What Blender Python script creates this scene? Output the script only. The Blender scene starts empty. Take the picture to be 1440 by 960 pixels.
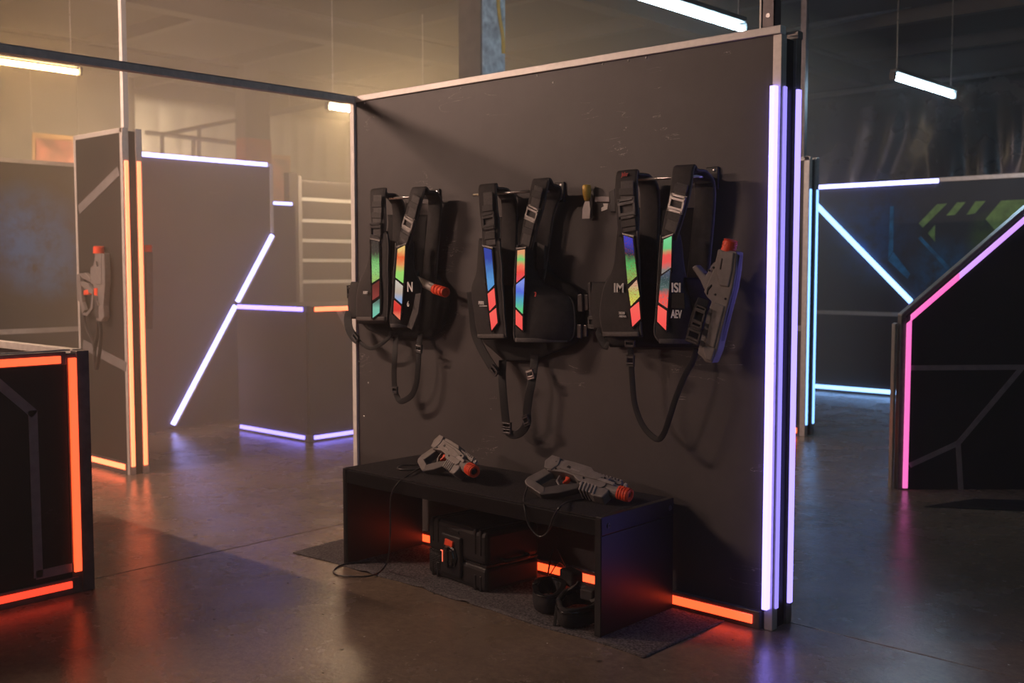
import bpy, math, random
import numpy as np
from mathutils import Vector, Matrix

random.seed(7)
rng = np.random.default_rng(7)
sc = bpy.context.scene
col = sc.collection

# ------------------------------------------------------------------ camera
CAM = np.array([2.148, -3.908, 1.485])
FPX, PITCH, YAW = 1514.0, math.radians(3.906), math.radians(42.47)
_cp, _sp = math.cos(PITCH), math.sin(PITCH)
FWD = np.array([-math.sin(YAW)*_cp, math.cos(YAW)*_cp, -_sp])
RIGHT = np.array([math.cos(YAW), math.sin(YAW), 0.0])
UP = np.cross(RIGHT, FWD)
cam = bpy.data.cameras.new('camera')
cam.sensor_width = 36.0
cam.lens = FPX/1440*36
cam.clip_start = 0.05
cam.dof.use_dof = True
cam.dof.focus_distance = 4.7
cam.dof.aperture_fstop = 2.8
camo = bpy.data.objects.new('camera', cam)
col.objects.link(camo)
camo.location = CAM
camo.rotation_euler = (math.pi/2 - PITCH, 0, YAW)
sc.camera = camo

# ------------------------------------------------------------------ world, exposure
w = bpy.data.worlds.new('world')
sc.world = w
w.use_nodes = True
w.node_tree.nodes['Background'].inputs[0].default_value = (0.3, 0.35, 0.5, 1)
w.node_tree.nodes['Background'].inputs[1].default_value = 0.0
sc.view_settings.view_transform = 'Standard'
sc.view_settings.look = 'None'
sc.view_settings.gamma = 1.0
sc.view_settings.exposure = 0.0
sc.view_settings.use_curve_mapping = False
try:
    sc.cycles.use_denoising = True
    sc.cycles.max_bounces = 4
    sc.cycles.diffuse_bounces = 2
    sc.cycles.glossy_bounces = 2
    sc.cycles.volume_bounces = 1
    sc.cycles.sample_clamp_indirect = 4.0
    sc.cycles.use_light_tree = True
except Exception:
    pass

# light strengths of the room's lamps and an added fill lamp, set here and used in the builders
COOL = (0.50, 0.78, 1.0)
LAMPS = {  # name: (x0, y0, x1, y1, z, colour, strength)
    'right_near': (-1.95, 1.60, -1.95, 3.05, 3.2, COOL, 62),
    'right_far': (-1.96, 5.66, -1.96, 7.12, 3.2, COOL, 80),
    'left_far': (-7.15, 3.33, -7.15, 4.80, 3.2, (1.0, 0.67, 0.35), 270),
    'left_near': (-7.15, -0.84, -7.15, 0.62, 3.2, (1.0, 0.60, 0.24), 52),
    'right_front': (3.25, -2.5, 3.25, -1.05, 3.2, COOL, 55),
    'front': (-5.7, -3.3, -4.3, -3.3, 3.55, (1.0, 0.66, 0.50), 950),
    'front_fill': (-5.7, -7.3, -4.3, -7.3, 3.55, (1.0, 0.66, 0.52), 560),  # added unseen fill lamp, evens out the light on the lower vest wall
}
HAZE_ALL, HAZE_LEFT = 0.007, 0.120

# ------------------------------------------------------------------ helpers
def ray(x, y):
    return (x-720)/FPX*RIGHT + (480-y)/FPX*UP + FWD
def PY(x, y, v):
    d = ray(x, y); return CAM + d*(v-CAM[1])/d[1]
def PX(x, y, u):
    d = ray(x, y); return CAM + d*(u-CAM[0])/d[0]
def PZ(x, y, z=0.0):
    d = ray(x, y); return CAM + d*(z-CAM[2])/d[2]

def tag(o, label=None, cat=None, group=None, kind=None):
    if label: o['label'] = label
    if cat: o['category'] = cat
    if group: o['group'] = group
    if kind: o['kind'] = kind
    return o
def thing(name, label, cat, loc=(0, 0, 0), group=None, matrix=None):
    o = bpy.data.objects.new(name, None)
    o.empty_display_size = 0.05
    col.objects.link(o)
    if matrix is not None: o.matrix_world = matrix
    else: o.location = loc
    return tag(o, label, cat, group)

def unit(v):
    v = np.asarray(v, float); n = np.linalg.norm(v)
    return v/n if n > 1e-12 else v
def catmull(pts, n):
    pts = [np.asarray(p, float) for p in pts]
    if len(pts) < 3:
        return [pts[0]+(pts[-1]-pts[0])*i/n for i in range(n+1)]
    P = [2*pts[0]-pts[1]] + pts + [2*pts[-1]-pts[-2]]
    out = []; m = len(pts)-1
    for k in range(n+1):
        s = k/n*m; i = min(int(s), m-1); t = s-i
        a, b, c, d = P[i], P[i+1], P[i+2], P[i+3]
        out.append(0.5*((2*b)+(c-a)*t+(2*a-5*b+4*c-d)*t*t+(3*b-a-3*c+d)*t**3))
    return out

class MB:
    """collects shapes for ONE mesh object"""
    def __init__(s): s.v = []; s.f = []
    def add(s, vs, fs):
        b = len(s.v); s.v += [tuple(map(float, p)) for p in vs]; s.f += [tuple(b+i for i in f) for f in fs]; return s
    def box(s, x0, x1, y0, y1, z0, z1):
        vs = [(x, y, z) for x in (x0, x1) for y in (y0, y1) for z in (z0, z1)]
        return s.add(vs, [(0, 1, 3, 2), (4, 6, 7, 5), (0, 4, 5, 1), (2, 3, 7, 6), (0, 2, 6, 4), (1, 5, 7, 3)])
    def obox(s, c, ax, ay, az, sx, sy, sz):
        c, ax, ay, az = [np.asarray(q, float) for q in (c, ax, ay, az)]
        vs = [c+ax*sx*i/2+ay*sy*j/2+az*sz*k/2 for i in (-1, 1) for j in (-1, 1) for k in (-1, 1)]
        return s.add(vs, [(0, 1, 3, 2), (4, 6, 7, 5), (0, 4, 5, 1), (2, 3, 7, 6), (0, 2, 6, 4), (1, 5, 7, 3)])
    def bar(s, a, b, wdir, wd, th):
        """straight bar a-b, width wd along wdir, thickness th across"""
        a, b = np.asarray(a, float), np.asarray(b, float); t = unit(b-a)
        wv = unit(np.asarray(wdir, float)-t*np.dot(wdir, t)); n = np.cross(t, wv)
        return s.obox((a+b)/2, t, wv, n, np.linalg.norm(b-a), wd, th)
    def prism(s, poly, off):
        """planar 3D polygon pushed along off"""
        poly = [np.asarray(p, float) for p in poly]; off = np.asarray(off, float); n = len(poly)
        vs = poly+[p+off for p in poly]
        fs = [tuple(range(n)), tuple(range(2*n-1, n-1, -1))]+[(i, n+i, n+(i+1) % n, (i+1) % n) for i in range(n)]
        return s.add(vs, fs)
    def tube(s, path, r, n=8, cap=True):
        path = [np.asarray(p, float) for p in path]; m = len(path); rs = r if hasattr(r, '__len__') else [r]*m
        vs = []; prev = None
        for i, p in enumerate(path):
            t = unit(path[min(i+1, m-1)]-path[max(i-1, 0)])
            if prev is None:
                a = np.array([0, 0, 1.0]) if abs(t[2]) < .9 else np.array([1.0, 0, 0])
                u = unit(np.cross(t, a))
            else: u = unit(prev-t*np.dot(prev, t))
            prev = u; q = np.cross(t, u)
            vs += [p+rs[i]*(math.cos(2*math.pi*k/n)*u+math.sin(2*math.pi*k/n)*q) for k in range(n)]
        fs = [(i*n+k, i*n+(k+1) % n, (i+1)*n+(k+1) % n, (i+1)*n+k) for i in range(m-1) for k in range(n)]
        if cap: fs += [tuple(range(n-1, -1, -1)), tuple((m-1)*n+k for k in range(n))]
        return s.add(vs, fs)
    def lathe(s, a, d, prof, n=20):
        """prof: (distance along d, radius)"""
        a = np.asarray(a, float); d = unit(d)
        h = np.array([0, 0, 1.0]) if abs(d[2]) < .9 else np.array([1.0, 0, 0])
        u = unit(np.cross(d, h)); q = np.cross(d, u); m = len(prof)
        vs = [a+d*l+r*(math.cos(2*math.pi*k/n)*u+math.sin(2*math.pi*k/n)*q) for l, r in prof for k in range(n)]
        fs = [(i*n+k, i*n+(k+1) % n, (i+1)*n+(k+1) % n, (i+1)*n+k) for i in range(m-1) for k in range(n)]
        fs += [tuple(range(n-1, -1, -1)), tuple((m-1)*n+k for k in range(n))]
        return s.add(vs, fs)
    def ribbon(s, path, wdir, wd, th, edge=0.35):
        """strap swept along path; wdir constant or per point; rounded flat section"""
        path = [np.asarray(p, float) for p in path]; m = len(path)
        wds = wd if hasattr(wd, '__len__') else [wd]*m
        wdirs = wdir if (hasattr(wdir[0], '__len__')) else [wdir]*m
        sec = [(-.5, 0), (-.47, edge), (-.4, .5), (.4, .5), (.47, edge), (.5, 0), (.47, -edge), (.4, -.5), (-.4, -.5), (-.47, -edge)]
        n = len(sec); vs = []
        for i, p in enumerate(path):
            t = unit(path[min(i+1, m-1)]-path[max(i-1, 0)])
            W = np.asarray(wdirs[i], float); W = unit(W-t*np.dot(W, t)); N = np.cross(t, W)
            vs += [p+W*a*wds[i]+N*b*th for a, b in sec]
        fs = [(i*n+k, i*n+(k+1) % n, (i+1)*n+(k+1) % n, (i+1)*n+k) for i in range(m-1) for k in range(n)]
        fs += [tuple(range(n-1, -1, -1)), tuple((m-1)*n+k for k in range(n))]
        return s.add(vs, fs)
    def pad(s, fn, nu, nv, th):
        """padded cloth panel: fn(u,v) -> point; pillow thickness th, closed"""
        G = [[np.asarray(fn(i/nu, j/nv), float) for j in range(nv+1)] for i in range(nu+1)]
        fr, bk = [], []
        for i in range(nu+1):
            for j in range(nv+1):
                a = G[min(i+1, nu)][j]-G[max(i-1, 0)][j]; b = G[i][min(j+1, nv)]-G[i][max(j-1, 0)]
                nn = unit(np.cross(a, b))
                if nn[1] > 0: nn = -nn
                u, v = i/nu, j/nv
                k = (1-abs(2*u-1)**8)**.5*(1-abs(2*v-1)**10)**.5
                fr.append(G[i][j]+nn*th/2*k); bk.append(G[i][j]-nn*th/2*k)
        N = (nu+1)*(nv+1); idx = lambda i, j: i*(nv+1)+j
        fs = []
        for i in range(nu):
            for j in range(nv):
                q = (idx(i, j), idx(i+1, j), idx(i+1, j+1), idx(i, j+1))
                fs.append(q); fs.append(tuple(N+k for k in reversed(q)))
        return s.add(fr+bk, fs)
    def build(s, name, mat, parent=None, smooth=False, bevel=0, world=True, seg=2):
        off = np.zeros(3)
        if parent is not None and world:
            off = np.array(parent.location)
            if parent.parent is not None: off = off + np.array(parent.parent.location)
        me = bpy.data.meshes.new(name)
        me.from_pydata([tuple(np.array(p)-off) for p in s.v], [], s.f)
        me.validate(); me.update()
        o = bpy.data.objects.new(name, me)
        col.objects.link(o)
        me.materials.append(M[mat] if isinstance(mat, str) else mat)
        if parent is not None: o.parent = parent
        bmfix(me)
        if smooth:
            for p in me.polygons: p.use_smooth = True
        if bevel:
            b = o.modifiers.new('bevel', 'BEVEL'); b.width = bevel; b.segments = seg; b.limit_method = 'ANGLE'
        return o
def bmfix(me):
    import bmesh
    bm = bmesh.new(); bm.from_mesh(me)
    bmesh.ops.remove_doubles(bm, verts=bm.verts, dist=1e-6)
    bmesh.ops.recalc_face_normals(bm, faces=bm.faces)
    bm.to_mesh(me); bm.free()

# ------------------------------------------------------------------ materials
M = {}
def lin(r, g, b):
    f = lambda c: (c/255/12.92 if c/255 <= .04045 else ((c/255+.055)/1.055)**2.4)
    return (f(r), f(g), f(b))
def new_mat(name):
    m = bpy.data.materials.new(name); m.use_nodes = True; M[name] = m
    nt = m.node_tree; return m, nt, nt.nodes['Principled BSDF']
def simple(name, c, rough=.5, metal=0., var=.25, scale=12., bump=0., bscale=200., rvar=0.1, spec=.5):
    m, nt, b = new_mat(name); N = nt.nodes; L = nt.links
    tc = N.new('ShaderNodeTexCoord')
    n1 = N.new('ShaderNodeTexNoise'); n1.inputs['Scale'].default_value = scale; n1.inputs['Detail'].default_value = 5
    L.new(tc.outputs['Object'], n1.inputs['Vector'])
    r = N.new('ShaderNodeValToRGB'); r.color_ramp.elements[0].position = .3; r.color_ramp.elements[1].position = .7
    r.color_ramp.elements[0].color = (*[k*(1-var) for k in c], 1); r.color_ramp.elements[1].color = (*[min(1, k*(1+var)) for k in c], 1)
    L.new(n1.outputs['Fac'], r.inputs['Fac']); L.new(r.outputs['Color'], b.inputs['Base Color'])
    mr = N.new('ShaderNodeMapRange'); mr.inputs['To Min'].default_value = max(.02, rough-rvar); mr.inputs['To Max'].default_value = min(1, rough+rvar)
    L.new(n1.outputs['Fac'], mr.inputs['Value']); L.new(mr.outputs['Result'], b.inputs['Roughness'])
    b.inputs['Metallic'].default_value = metal
    b.inputs['Specular IOR Level'].default_value = spec
    if bump:
        n2 = N.new('ShaderNodeTexNoise'); n2.inputs['Scale'].default_value = bscale; n2.inputs['Detail'].default_value = 3
        L.new(tc.outputs['Object'], n2.inputs['Vector'])
        bp = N.new('ShaderNodeBump'); bp.inputs['Strength'].default_value = bump; bp.inputs['Distance'].default_value = .004
        L.new(n2.outputs['Fac'], bp.inputs['Height']); L.new(bp.outputs['Normal'], b.inputs['Normal'])
    return m
def glow(name, c, strength):
    m, nt, b = new_mat(name)
    b.inputs['Base Color'].default_value = (.6, .6, .6, 1)
    b.inputs['Emission Color'].default_value = (*c, 1)
    b.inputs['Emission Strength'].default_value = strength
    b.inputs['Roughness'].default_value = .4
    return m

def panel_mat(name, c, rough=.5):
    """painted board: faint mottling, thin scratches and scuffs"""
    m, nt, b = new_mat(name); N = nt.nodes; L = nt.links
    tc = N.new('ShaderNodeTexCoord')
    n1 = N.new('ShaderNodeTexNoise'); n1.inputs['Scale'].default_value = 3; n1.inputs['Detail'].default_value = 8; n1.inputs['Roughness'].default_value = .65
    L.new(tc.outputs['Object'], n1.inputs['Vector'])
    r = N.new('ShaderNodeValToRGB'); r.color_ramp.elements[0].position = .25; r.color_ramp.elements[1].position = .8
    r.color_ramp.elements[0].color = (*[k*.8 for k in c], 1); r.color_ramp.elements[1].color = (*[k*1.25 for k in c], 1)
    L.new(n1.outputs['Fac'], r.inputs['Fac'])
    mp = N.new('ShaderNodeMapping'); mp.inputs['Scale'].default_value = (1.2, 1.2, 7); mp.inputs['Rotation'].default_value = (0, .5, 0)
    L.new(tc.outputs['Object'], mp.inputs['Vector'])
    n2 = N.new('ShaderNodeTexNoise'); n2.inputs['Scale'].default_value = 2.2; n2.inputs['Detail'].default_value = 6; n2.inputs['Distortion'].default_value = .6
    L.new(mp.outputs['Vector'], n2.inputs['Vector'])
    # thin iso-lines of the noise, kept only in a few patches: scratches
    sub = N.new('ShaderNodeMath'); sub.operation = 'SUBTRACT'; sub.inputs[1].default_value = .5; L.new(n2.outputs['Fac'], sub.inputs[0])
    ab = N.new('ShaderNodeMath'); ab.operation = 'ABSOLUTE'; L.new(sub.outputs[0], ab.inputs[0])
    lt = N.new('ShaderNodeMath'); lt.operation = 'LESS_THAN'; lt.inputs[1].default_value = .0016; L.new(ab.outputs[0], lt.inputs[0])
    n3 = N.new('ShaderNodeTexNoise'); n3.inputs['Scale'].default_value = 2.6; n3.inputs['Detail'].default_value = 2
    L.new(tc.outputs['Object'], n3.inputs['Vector'])
    gt = N.new('ShaderNodeMath'); gt.operation = 'GREATER_THAN'; gt.inputs[1].default_value = .62; L.new(n3.outputs['Fac'], gt.inputs[0])
    mu = N.new('ShaderNodeMath'); mu.operation = 'MULTIPLY'; L.new(lt.outputs[0], mu.inputs[0]); L.new(gt.outputs[0], mu.inputs[1])
    mx = N.new('ShaderNodeMix'); mx.data_type = 'RGBA'; mx.inputs[7].default_value = (*[k*4.5 for k in c], 1)
    L.new(mu.outputs[0], mx.inputs[0]); L.new(r.outputs['Color'], mx.inputs[6]); L.new(mx.outputs[2], b.inputs['Base Color'])
    b.inputs['Roughness'].default_value = rough; b.inputs['Specular IOR Level'].default_value = .35
    n4 = N.new('ShaderNodeTexNoise'); n4.inputs['Scale'].default_value = 160; L.new(tc.outputs['Object'], n4.inputs['Vector'])
    bp = N.new('ShaderNodeBump'); bp.inputs['Strength'].default_value = .12; bp.inputs['Distance'].default_value = .003
    L.new(n4.outputs['Fac'], bp.inputs['Height']); L.new(bp.outputs['Normal'], b.inputs['Normal'])
    return m

def concrete(name):
    m, nt, b = new_mat(name); N = nt.nodes; L = nt.links
    tc = N.new('ShaderNodeTexCoord')
    def noise(s, d=6, ro=.6):
        n = N.new('ShaderNodeTexNoise'); n.inputs['Scale'].default_value = s; n.inputs['Detail'].default_value = d; n.inputs['Roughness'].default_value = ro
        L.new(tc.outputs['Object'], n.inputs['Vector']); return n
    n1, n2, n3 = noise(1.1, 8, .62), noise(22, 8, .8), noise(3.3, 6, .6)
    r1 = N.new('ShaderNodeValToRGB'); e = r1.color_ramp.elements
    e[0].position = .3; e[1].position = .75; e[0].color = (.150, .112, .080, 1); e[1].color = (.275, .210, .155, 1)
    L.new(n1.outputs['Fac'], r1.inputs['Fac'])
    r2 = N.new('ShaderNodeValToRGB'); e = r2.color_ramp.elements
    e[0].position = .3; e[1].position = .7; e[0].color = (.62, .62, .62, 1); e[1].color = (1.25, 1.22, 1.2, 1)
    L.new(n2.outputs['Fac'], r2.inputs['Fac'])
    mx = N.new('ShaderNodeMix'); mx.data_type = 'RGBA'; mx.blend_type = 'MULTIPLY'; mx.inputs[0].default_value = 1
    L.new(r1.outputs['Color'], mx.inputs[6]); L.new(r2.outputs['Color'], mx.inputs[7])
    # oil drops
    v = N.new('ShaderNodeTexVoronoi'); v.inputs['Scale'].default_value = 3.4; v.inputs['Randomness'].default_value = 1
    nd = noise(14, 3); md = N.new('ShaderNodeMix'); md.data_type = 'VECTOR'; md.inputs[0].default_value = .03
    L.new(tc.outputs['Object'], md.inputs[4]); L.new(nd.outputs['Color'], md.inputs[5]); L.new(md.outputs[1], v.inputs['Vector'])
    rv = N.new('ShaderNodeValToRGB'); e = rv.color_ramp.elements
    e[0].position = .035; e[1].position = .07; e[0].color = (.35, .35, .35, 1); e[1].color = (1, 1, 1, 1)
    L.new(v.outputs['Distance'], rv.inputs['Fac'])
    mx2 = N.new('ShaderNodeMix'); mx2.data_type = 'RGBA'; mx2.blend_type = 'MULTIPLY'; mx2.inputs[0].default_value = 1
    L.new(mx.outputs[2], mx2.inputs[6]); L.new(rv.outputs['Color'], mx2.inputs[7]); L.new(mx2.outputs[2], b.inputs['Base Color'])
    mr = N.new('ShaderNodeMapRange'); mr.inputs['From Min'].default_value = .3; mr.inputs['From Max'].default_value = .7
    mr.inputs['To Min'].default_value = .17; mr.inputs['To Max'].default_value = .33
    L.new(n3.outputs['Fac'], mr.inputs['Value']); L.new(mr.outputs['Result'], b.inputs['Roughness'])
    nb = noise(55, 4); bp = N.new('ShaderNodeBump'); bp.inputs['Strength'].default_value = .35; bp.inputs['Distance'].default_value = .004
    L.new(nb.outputs['Fac'], bp.inputs['Height']); L.new(bp.outputs['Normal'], b.inputs['Normal'])
    return m

def cell_mat(name, stops, strength=.8, speck=None):
    """lit vest cell: colours from top to bottom, blotchy, behind clear plastic"""
    m, nt, b = new_mat(name); N = nt.nodes; L = nt.links
    tc = N.new('ShaderNodeTexCoord'); sp = N.new('ShaderNodeSeparateXYZ'); L.new(tc.outputs['Generated'], sp.inputs[0])
    n = N.new('ShaderNodeTexNoise'); n.inputs['Scale'].default_value = 45; n.inputs['Detail'].default_value = 3; L.new(tc.outputs['Object'], n.inputs['Vector'])
    a = N.new('ShaderNodeMath'); a.operation = 'MULTIPLY_ADD'; a.inputs[1].default_value = .22; L.new(n.outputs['Fac'], a.inputs[0]); L.new(sp.outputs['Z'], a.inputs[2])
    s = N.new('ShaderNodeMath'); s.operation = 'SUBTRACT'; s.inputs[1].default_value = .11; L.new(a.outputs[0], s.inputs[0])
    r = N.new('ShaderNodeValToRGB'); cr = r.color_ramp
    st = list(reversed(stops)); k = len(st)
    cr.elements[0].color = (*lin(*st[0]), 1); cr.elements[1].color = (*lin(*st[-1]), 1)
    cr.elements[0].position = .5/k; cr.elements[1].position = 1-.5/k
    for i in range(1, k-1):
        e = cr.elements.new((i+.5)/k); e.color = (*lin(*st[i]), 1)
    L.new(s.outputs[0], r.inputs['Fac']); out = r.outputs['Color']
    if speck:
        n2 = N.new('ShaderNodeTexNoise'); n2.inputs['Scale'].default_value = 190; n2.inputs['Detail'].default_value = 2; L.new(tc.outputs['Object'], n2.inputs['Vector'])
        g = N.new('ShaderNodeMath'); g.operation = 'GREATER_THAN'; g.inputs[1].default_value = .6; L.new(n2.outputs['Fac'], g.inputs[0])
        mx = N.new('ShaderNodeMix'); mx.data_type = 'RGBA'; mx.inputs[7].default_value = (*lin(*speck), 1)
        L.new(g.outputs[0], mx.inputs[0]); L.new(out, mx.inputs[6]); out = mx.outputs[2]
    L.new(out, b.inputs['Emission Color']); b.inputs['Emission Strength'].default_value = strength
    b.inputs['Base Color'].default_value = (.02, .02, .02, 1); b.inputs['Roughness'].default_value = .2
    return m

def spray_panel(name, base, blobs):
    """painted board with sprayed colour patches: blobs = (x,y,z,radius,colour) in object space"""
    m = panel_mat(name, base); nt = m.node_tree; N = nt.nodes; L = nt.links; b = N['Principled BSDF']
    cur = b.inputs['Base Color'].links[0].from_socket
    tc = N.new('ShaderNodeTexCoord')
    n = N.new('ShaderNodeTexNoise'); n.inputs['Scale'].default_value = 5; n.inputs['Detail'].default_value = 7; n.inputs['Roughness'].default_value = .7
    L.new(tc.outputs['Object'], n.inputs['Vector'])
    for (x, y, z, rad, c) in blobs:
        d = N.new('ShaderNodeVectorMath'); d.operation = 'DISTANCE'; d.inputs[1].default_value = (x, y, z)
        L.new(tc.outputs['Object'], d.inputs[0])
        mr = N.new('ShaderNodeMapRange'); mr.inputs['From Min'].default_value = rad*.25; mr.inputs['From Max'].default_value = rad
        mr.inputs['To Min'].default_value = 1; mr.inputs['To Max'].default_value = 0; mr.clamp = True; L.new(d.outputs['Value'], mr.inputs['Value'])
        r = N.new('ShaderNodeMapRange'); r.inputs['From Min'].default_value = .34; r.inputs['From Max'].default_value = .58; L.new(n.outputs['Fac'], r.inputs['Value'])
        mu = N.new('ShaderNodeMath'); mu.operation = 'MULTIPLY'; L.new(mr.outputs['Result'], mu.inputs[0]); L.new(r.outputs['Result'], mu.inputs[1])
        mx = N.new('ShaderNodeMix'); mx.data_type = 'RGBA'; mx.inputs[7].default_value = (*c, 1)
        L.new(mu.outputs[0], mx.inputs[0]); L.new(cur, mx.inputs[6]); cur = mx.outputs[2]
    L.new(cur, b.inputs['Base Color'])
    return m

concrete('concrete')
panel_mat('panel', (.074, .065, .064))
panel_mat('panel_dimmed', (.024, .022, .022))  # same board paint, colour darkened to offset the front lamp's strong light
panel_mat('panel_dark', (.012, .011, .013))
simple('alu', (.42, .40, .38), .42, .75, .15, 30)
simple('alu_pale', (.62, .58, .54), .45, .35, .1, 30)
simple('alu_bright', (.82, .78, .74), .45, .1, .06, 30)
simple('alu_dark', (.16, .145, .15), .45, .6, .2, 25)
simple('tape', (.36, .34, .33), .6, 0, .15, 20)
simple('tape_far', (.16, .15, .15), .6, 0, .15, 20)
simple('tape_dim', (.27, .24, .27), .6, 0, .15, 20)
simple('black_plastic', (.014, .013, .014), .45, 0, .2, 20, .05, 300, .1, .35)
simple('black_gloss', (.010, .010, .011), .28, 0, .2, 10)
simple('black_board', (.0085, .008, .0085), .45, 0, .25, 6, .06, 120, .1, .15)
simple('black_laminate', (.0085, .008, .0085), .40, 0, .25, 6, .05, 120, .06, .5)
simple('carpet', (.026, .023, .024), .95, 0, .7, 140, .8, 420, .02, .2)
simple('mat', (.105, .097, .099), .9, 0, .9, 120, .8, 420, .05, .2)
simple('nylon', (.030, .027, .028), .72, 0, .3, 40, .3, 700, .08, .35)
simple('nylon_inner', (.016, .015, .016), .8, 0, .3, 40, .3, 700, .08, .3)
simple('webbing', (.050, .045, .045), .6, 0, .25, 90, .4, 900, .08, .45)
simple('piping', (.085, .077, .076), .6, 0, .2, 90, .2, 900)
simple('strap_black', (.014, .013, .0135), .6, 0, .25, 90, .3, 900, .08, .35)
simple('webbing_grey', (.075, .068, .067), .65, 0, .25, 90, .3, 900)
simple('buckle', (.050, .046, .047), .32, 0, .2, 50)
simple('buckle_metal', (.34, .32, .31), .35, .8, .15, 50)
simple('gun_grey', (.185, .165, .158), .5, 0, .15, 30, .05, 250)
simple('gun_dark', (.062, .056, .056), .5, 0, .15, 30)
simple('gun_mid', (.13, .116, .112), .5, 0, .15, 30)
simple('gun_pale', (.26, .235, .225), .45, 0, .1, 30)
simple('gun_silver', (.55, .52, .5), .35, .6, .1, 30)
simple('orange_plastic', (.85, .085, .03), .42, 0, .1, 20)
simple('cable', (.020, .018, .018), .4, 0, .2, 20)
simple('steel', (.55, .54, .53), .3, .9, .1, 40)
simple('yellow_wood', (.80, .50, .07), .45, 0, .12, 20)
simple('white_paint', (.75, .73, .70), .6, 0, .1, 30)
simple('text_white', (.80, .78, .76), .6, 0, .05, 30)
simple('text_red', (.45, .02, .02), .6, 0, .1, 30)
simple('green_paint', (.22, .32, .09), .7, 0, .4, 9)
simple('blue_paint', (.02, .16, .34), .7, 0, .5, 9)
simple('ceiling', (.022, .02, .02), .8, 0, .3, 2, .2, 6)
simple('beam', (.035, .032, .032), .6, .2, .3, 6)
simple('pipe', (.13, .13, .135), .4, .5, .2, 8)
simple('sheeting_black', (.012, .012, .014), .25, 0, .3, 3)
simple('sheeting_pale', (.55, .47, .36), .32, 0, .25, 2)
simple('wall_brown', (.09, .07, .05), .7, 0, .3, 3)
simple('wall_dark', (.03, .028, .03), .8, 0, .3, 3)
simple('column_paint', (.62, .66, .72), .6, 0, .5, 14, .3, 30)
simple('column_brown', (.10, .085, .075), .7, 0, .35, 10, .3, 30)
simple('red_paint', (.32, .045, .03), .6, 0, .25, 8)
simple('banner_red', (.36, .11, .07), .35, 0, .6, 5)
simple('banner_edge', (.55, .28, .10), .5, 0, .2, 5)
simple('debris', (.5, .46, .4), .8, 0, .4, 60)
simple('lamp_body', (.10, .10, .10), .6, .1, .1, 20)

def led(name, r, g, b):
    k = max(r, g, b); glow(name, (r/k, g/k, b/k), k)
led('led_white', 1.05, .85, 4.2)
led('led_corner', .68, .54, 2.4)
led('led_lavender', 1.3, .95, 5.0)
led('led_violet', .38, .30, 1.15)
led('led_icewhite', 2.2, 2.2, 6.0)
led('led_cyan', .50, 1.15, 2.5)
led('led_cyan_pale', .85, 1.7, 3.4)
led('led_pink', 1.1, .17, .62)
led('led_pinkviolet', .75, .38, 1.2)
led('led_orange', 3.4, .20, .045)
led('led_orange_pale', 5.0, .50, .10)
led('led_peach', 4.2, .62, .20)
led('led_redorange', 1.5, .07, .02)
led('led_orange_near', 2.2, .17, .04)

# ------------------------------------------------------------------ the room
X0, X1, Y0, Y1, ZC = -14.0, 6.0, -8.0, 11.0, 4.5
floor = MB().box(X0, X1, Y0, Y1, -.12, -.03).build('floor', 'wall_dark'); floor['kind'] = 'structure'
for (a, b, c, d) in ((X0, -2.753, Y0, Y1), (-2.747, X1, Y0, .147), (-2.747, X1, .153, Y1)):
    MB().box(a, b, c, d, -.03, 0).build('slab', 'concrete', floor, bevel=.003)
ceil = MB().box(X0, X1, Y0, Y1, ZC, ZC+.1).build('ceiling', 'ceiling'); ceil['kind'] = 'structure'
for y in np.arange(-6.5, 10.9, 1.9):
    MB().box(X0, X1, y-.06, y+.06, ZC-.16, ZC).build('purlin', 'beam', ceil)
for x in (-11.2, -7.9, -4.6, -1.3, 2.0):
    m = MB().box(x-.10, x+.10, Y0, Y1, ZC-.20, ZC-.16).box(x-.012, x+.012, Y0, Y1, ZC-.40, ZC-.20).box(x-.10, x+.10, Y0, Y1, ZC-.44, ZC-.40)
    m.build('roof_beam', 'beam', ceil)
for nm, bx in (('wall_left', (X0-.1, X0, Y0, Y1)), ('wall_right', (X1, X1+.1, Y0, Y1)), ('wall_back', (X0, X1, Y1, Y1+.1)), ('wall_front', (X0, X1, Y0-.1, Y0))):
    o = MB().box(bx[0], bx[1], bx[2], bx[3], 0, ZC).build(nm, 'wall_brown' if nm == 'wall_left' else 'wall_dark'); o['kind'] = 'structure'

def sheet(name, label, pos, along, a0, a1, z0, z1, mat, amp, seed, n=220, nv=26):
    """hanging plastic film with long irregular folds"""
    r = np.random.default_rng(seed); ks = r.uniform(2.2, 11, 9); ph = r.uniform(0, 6.3, 9); dr = r.uniform(-.5, .5, 9)
    vs, fs = [], []
    for i in range(n+1):
        s = a0+(a1-a0)*i/n
        for j in range(nv+1):
            z = z0+(z1-z0)*j/nv
            d = sum(amp/9*2.2*math.sin(k*(s+q*(z-z1)*.55)+p) for k, p, q in zip(ks, ph, dr))*(.35+.65*(z1-z)/(z1-z0))
            d = abs(d)*1.3 - amp*.3
            vs.append((s, pos-.06-d, z) if along == 'x' else (pos+.06+d, s, z))
    for i in range(n):
        for j in range(nv):
            q = i*(nv+1)+j; fs.append((q, q+1, q+nv+2, q+nv+1))
    o = MB().add(vs, fs).build(name, mat, smooth=True)
    so = o.modifiers.new('thick', 'SOLIDIFY'); so.thickness = .003
    return tag(o, label, 'plastic sheet')
sheet('plastic_sheeting', 'black glossy plastic sheeting hanging in folds along the dark back wall', 10.6, 'x', -8.5, 5.5, .02, 4.0, 'sheeting_black', .14, 3)
sheet('plastic_sheeting', 'pale shiny plastic sheeting covering the far wall in the warm haze', -13.8, 'y', 4.7, 10.0, .02, 4.2, 'sheeting_pale', .10, 5)

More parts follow.
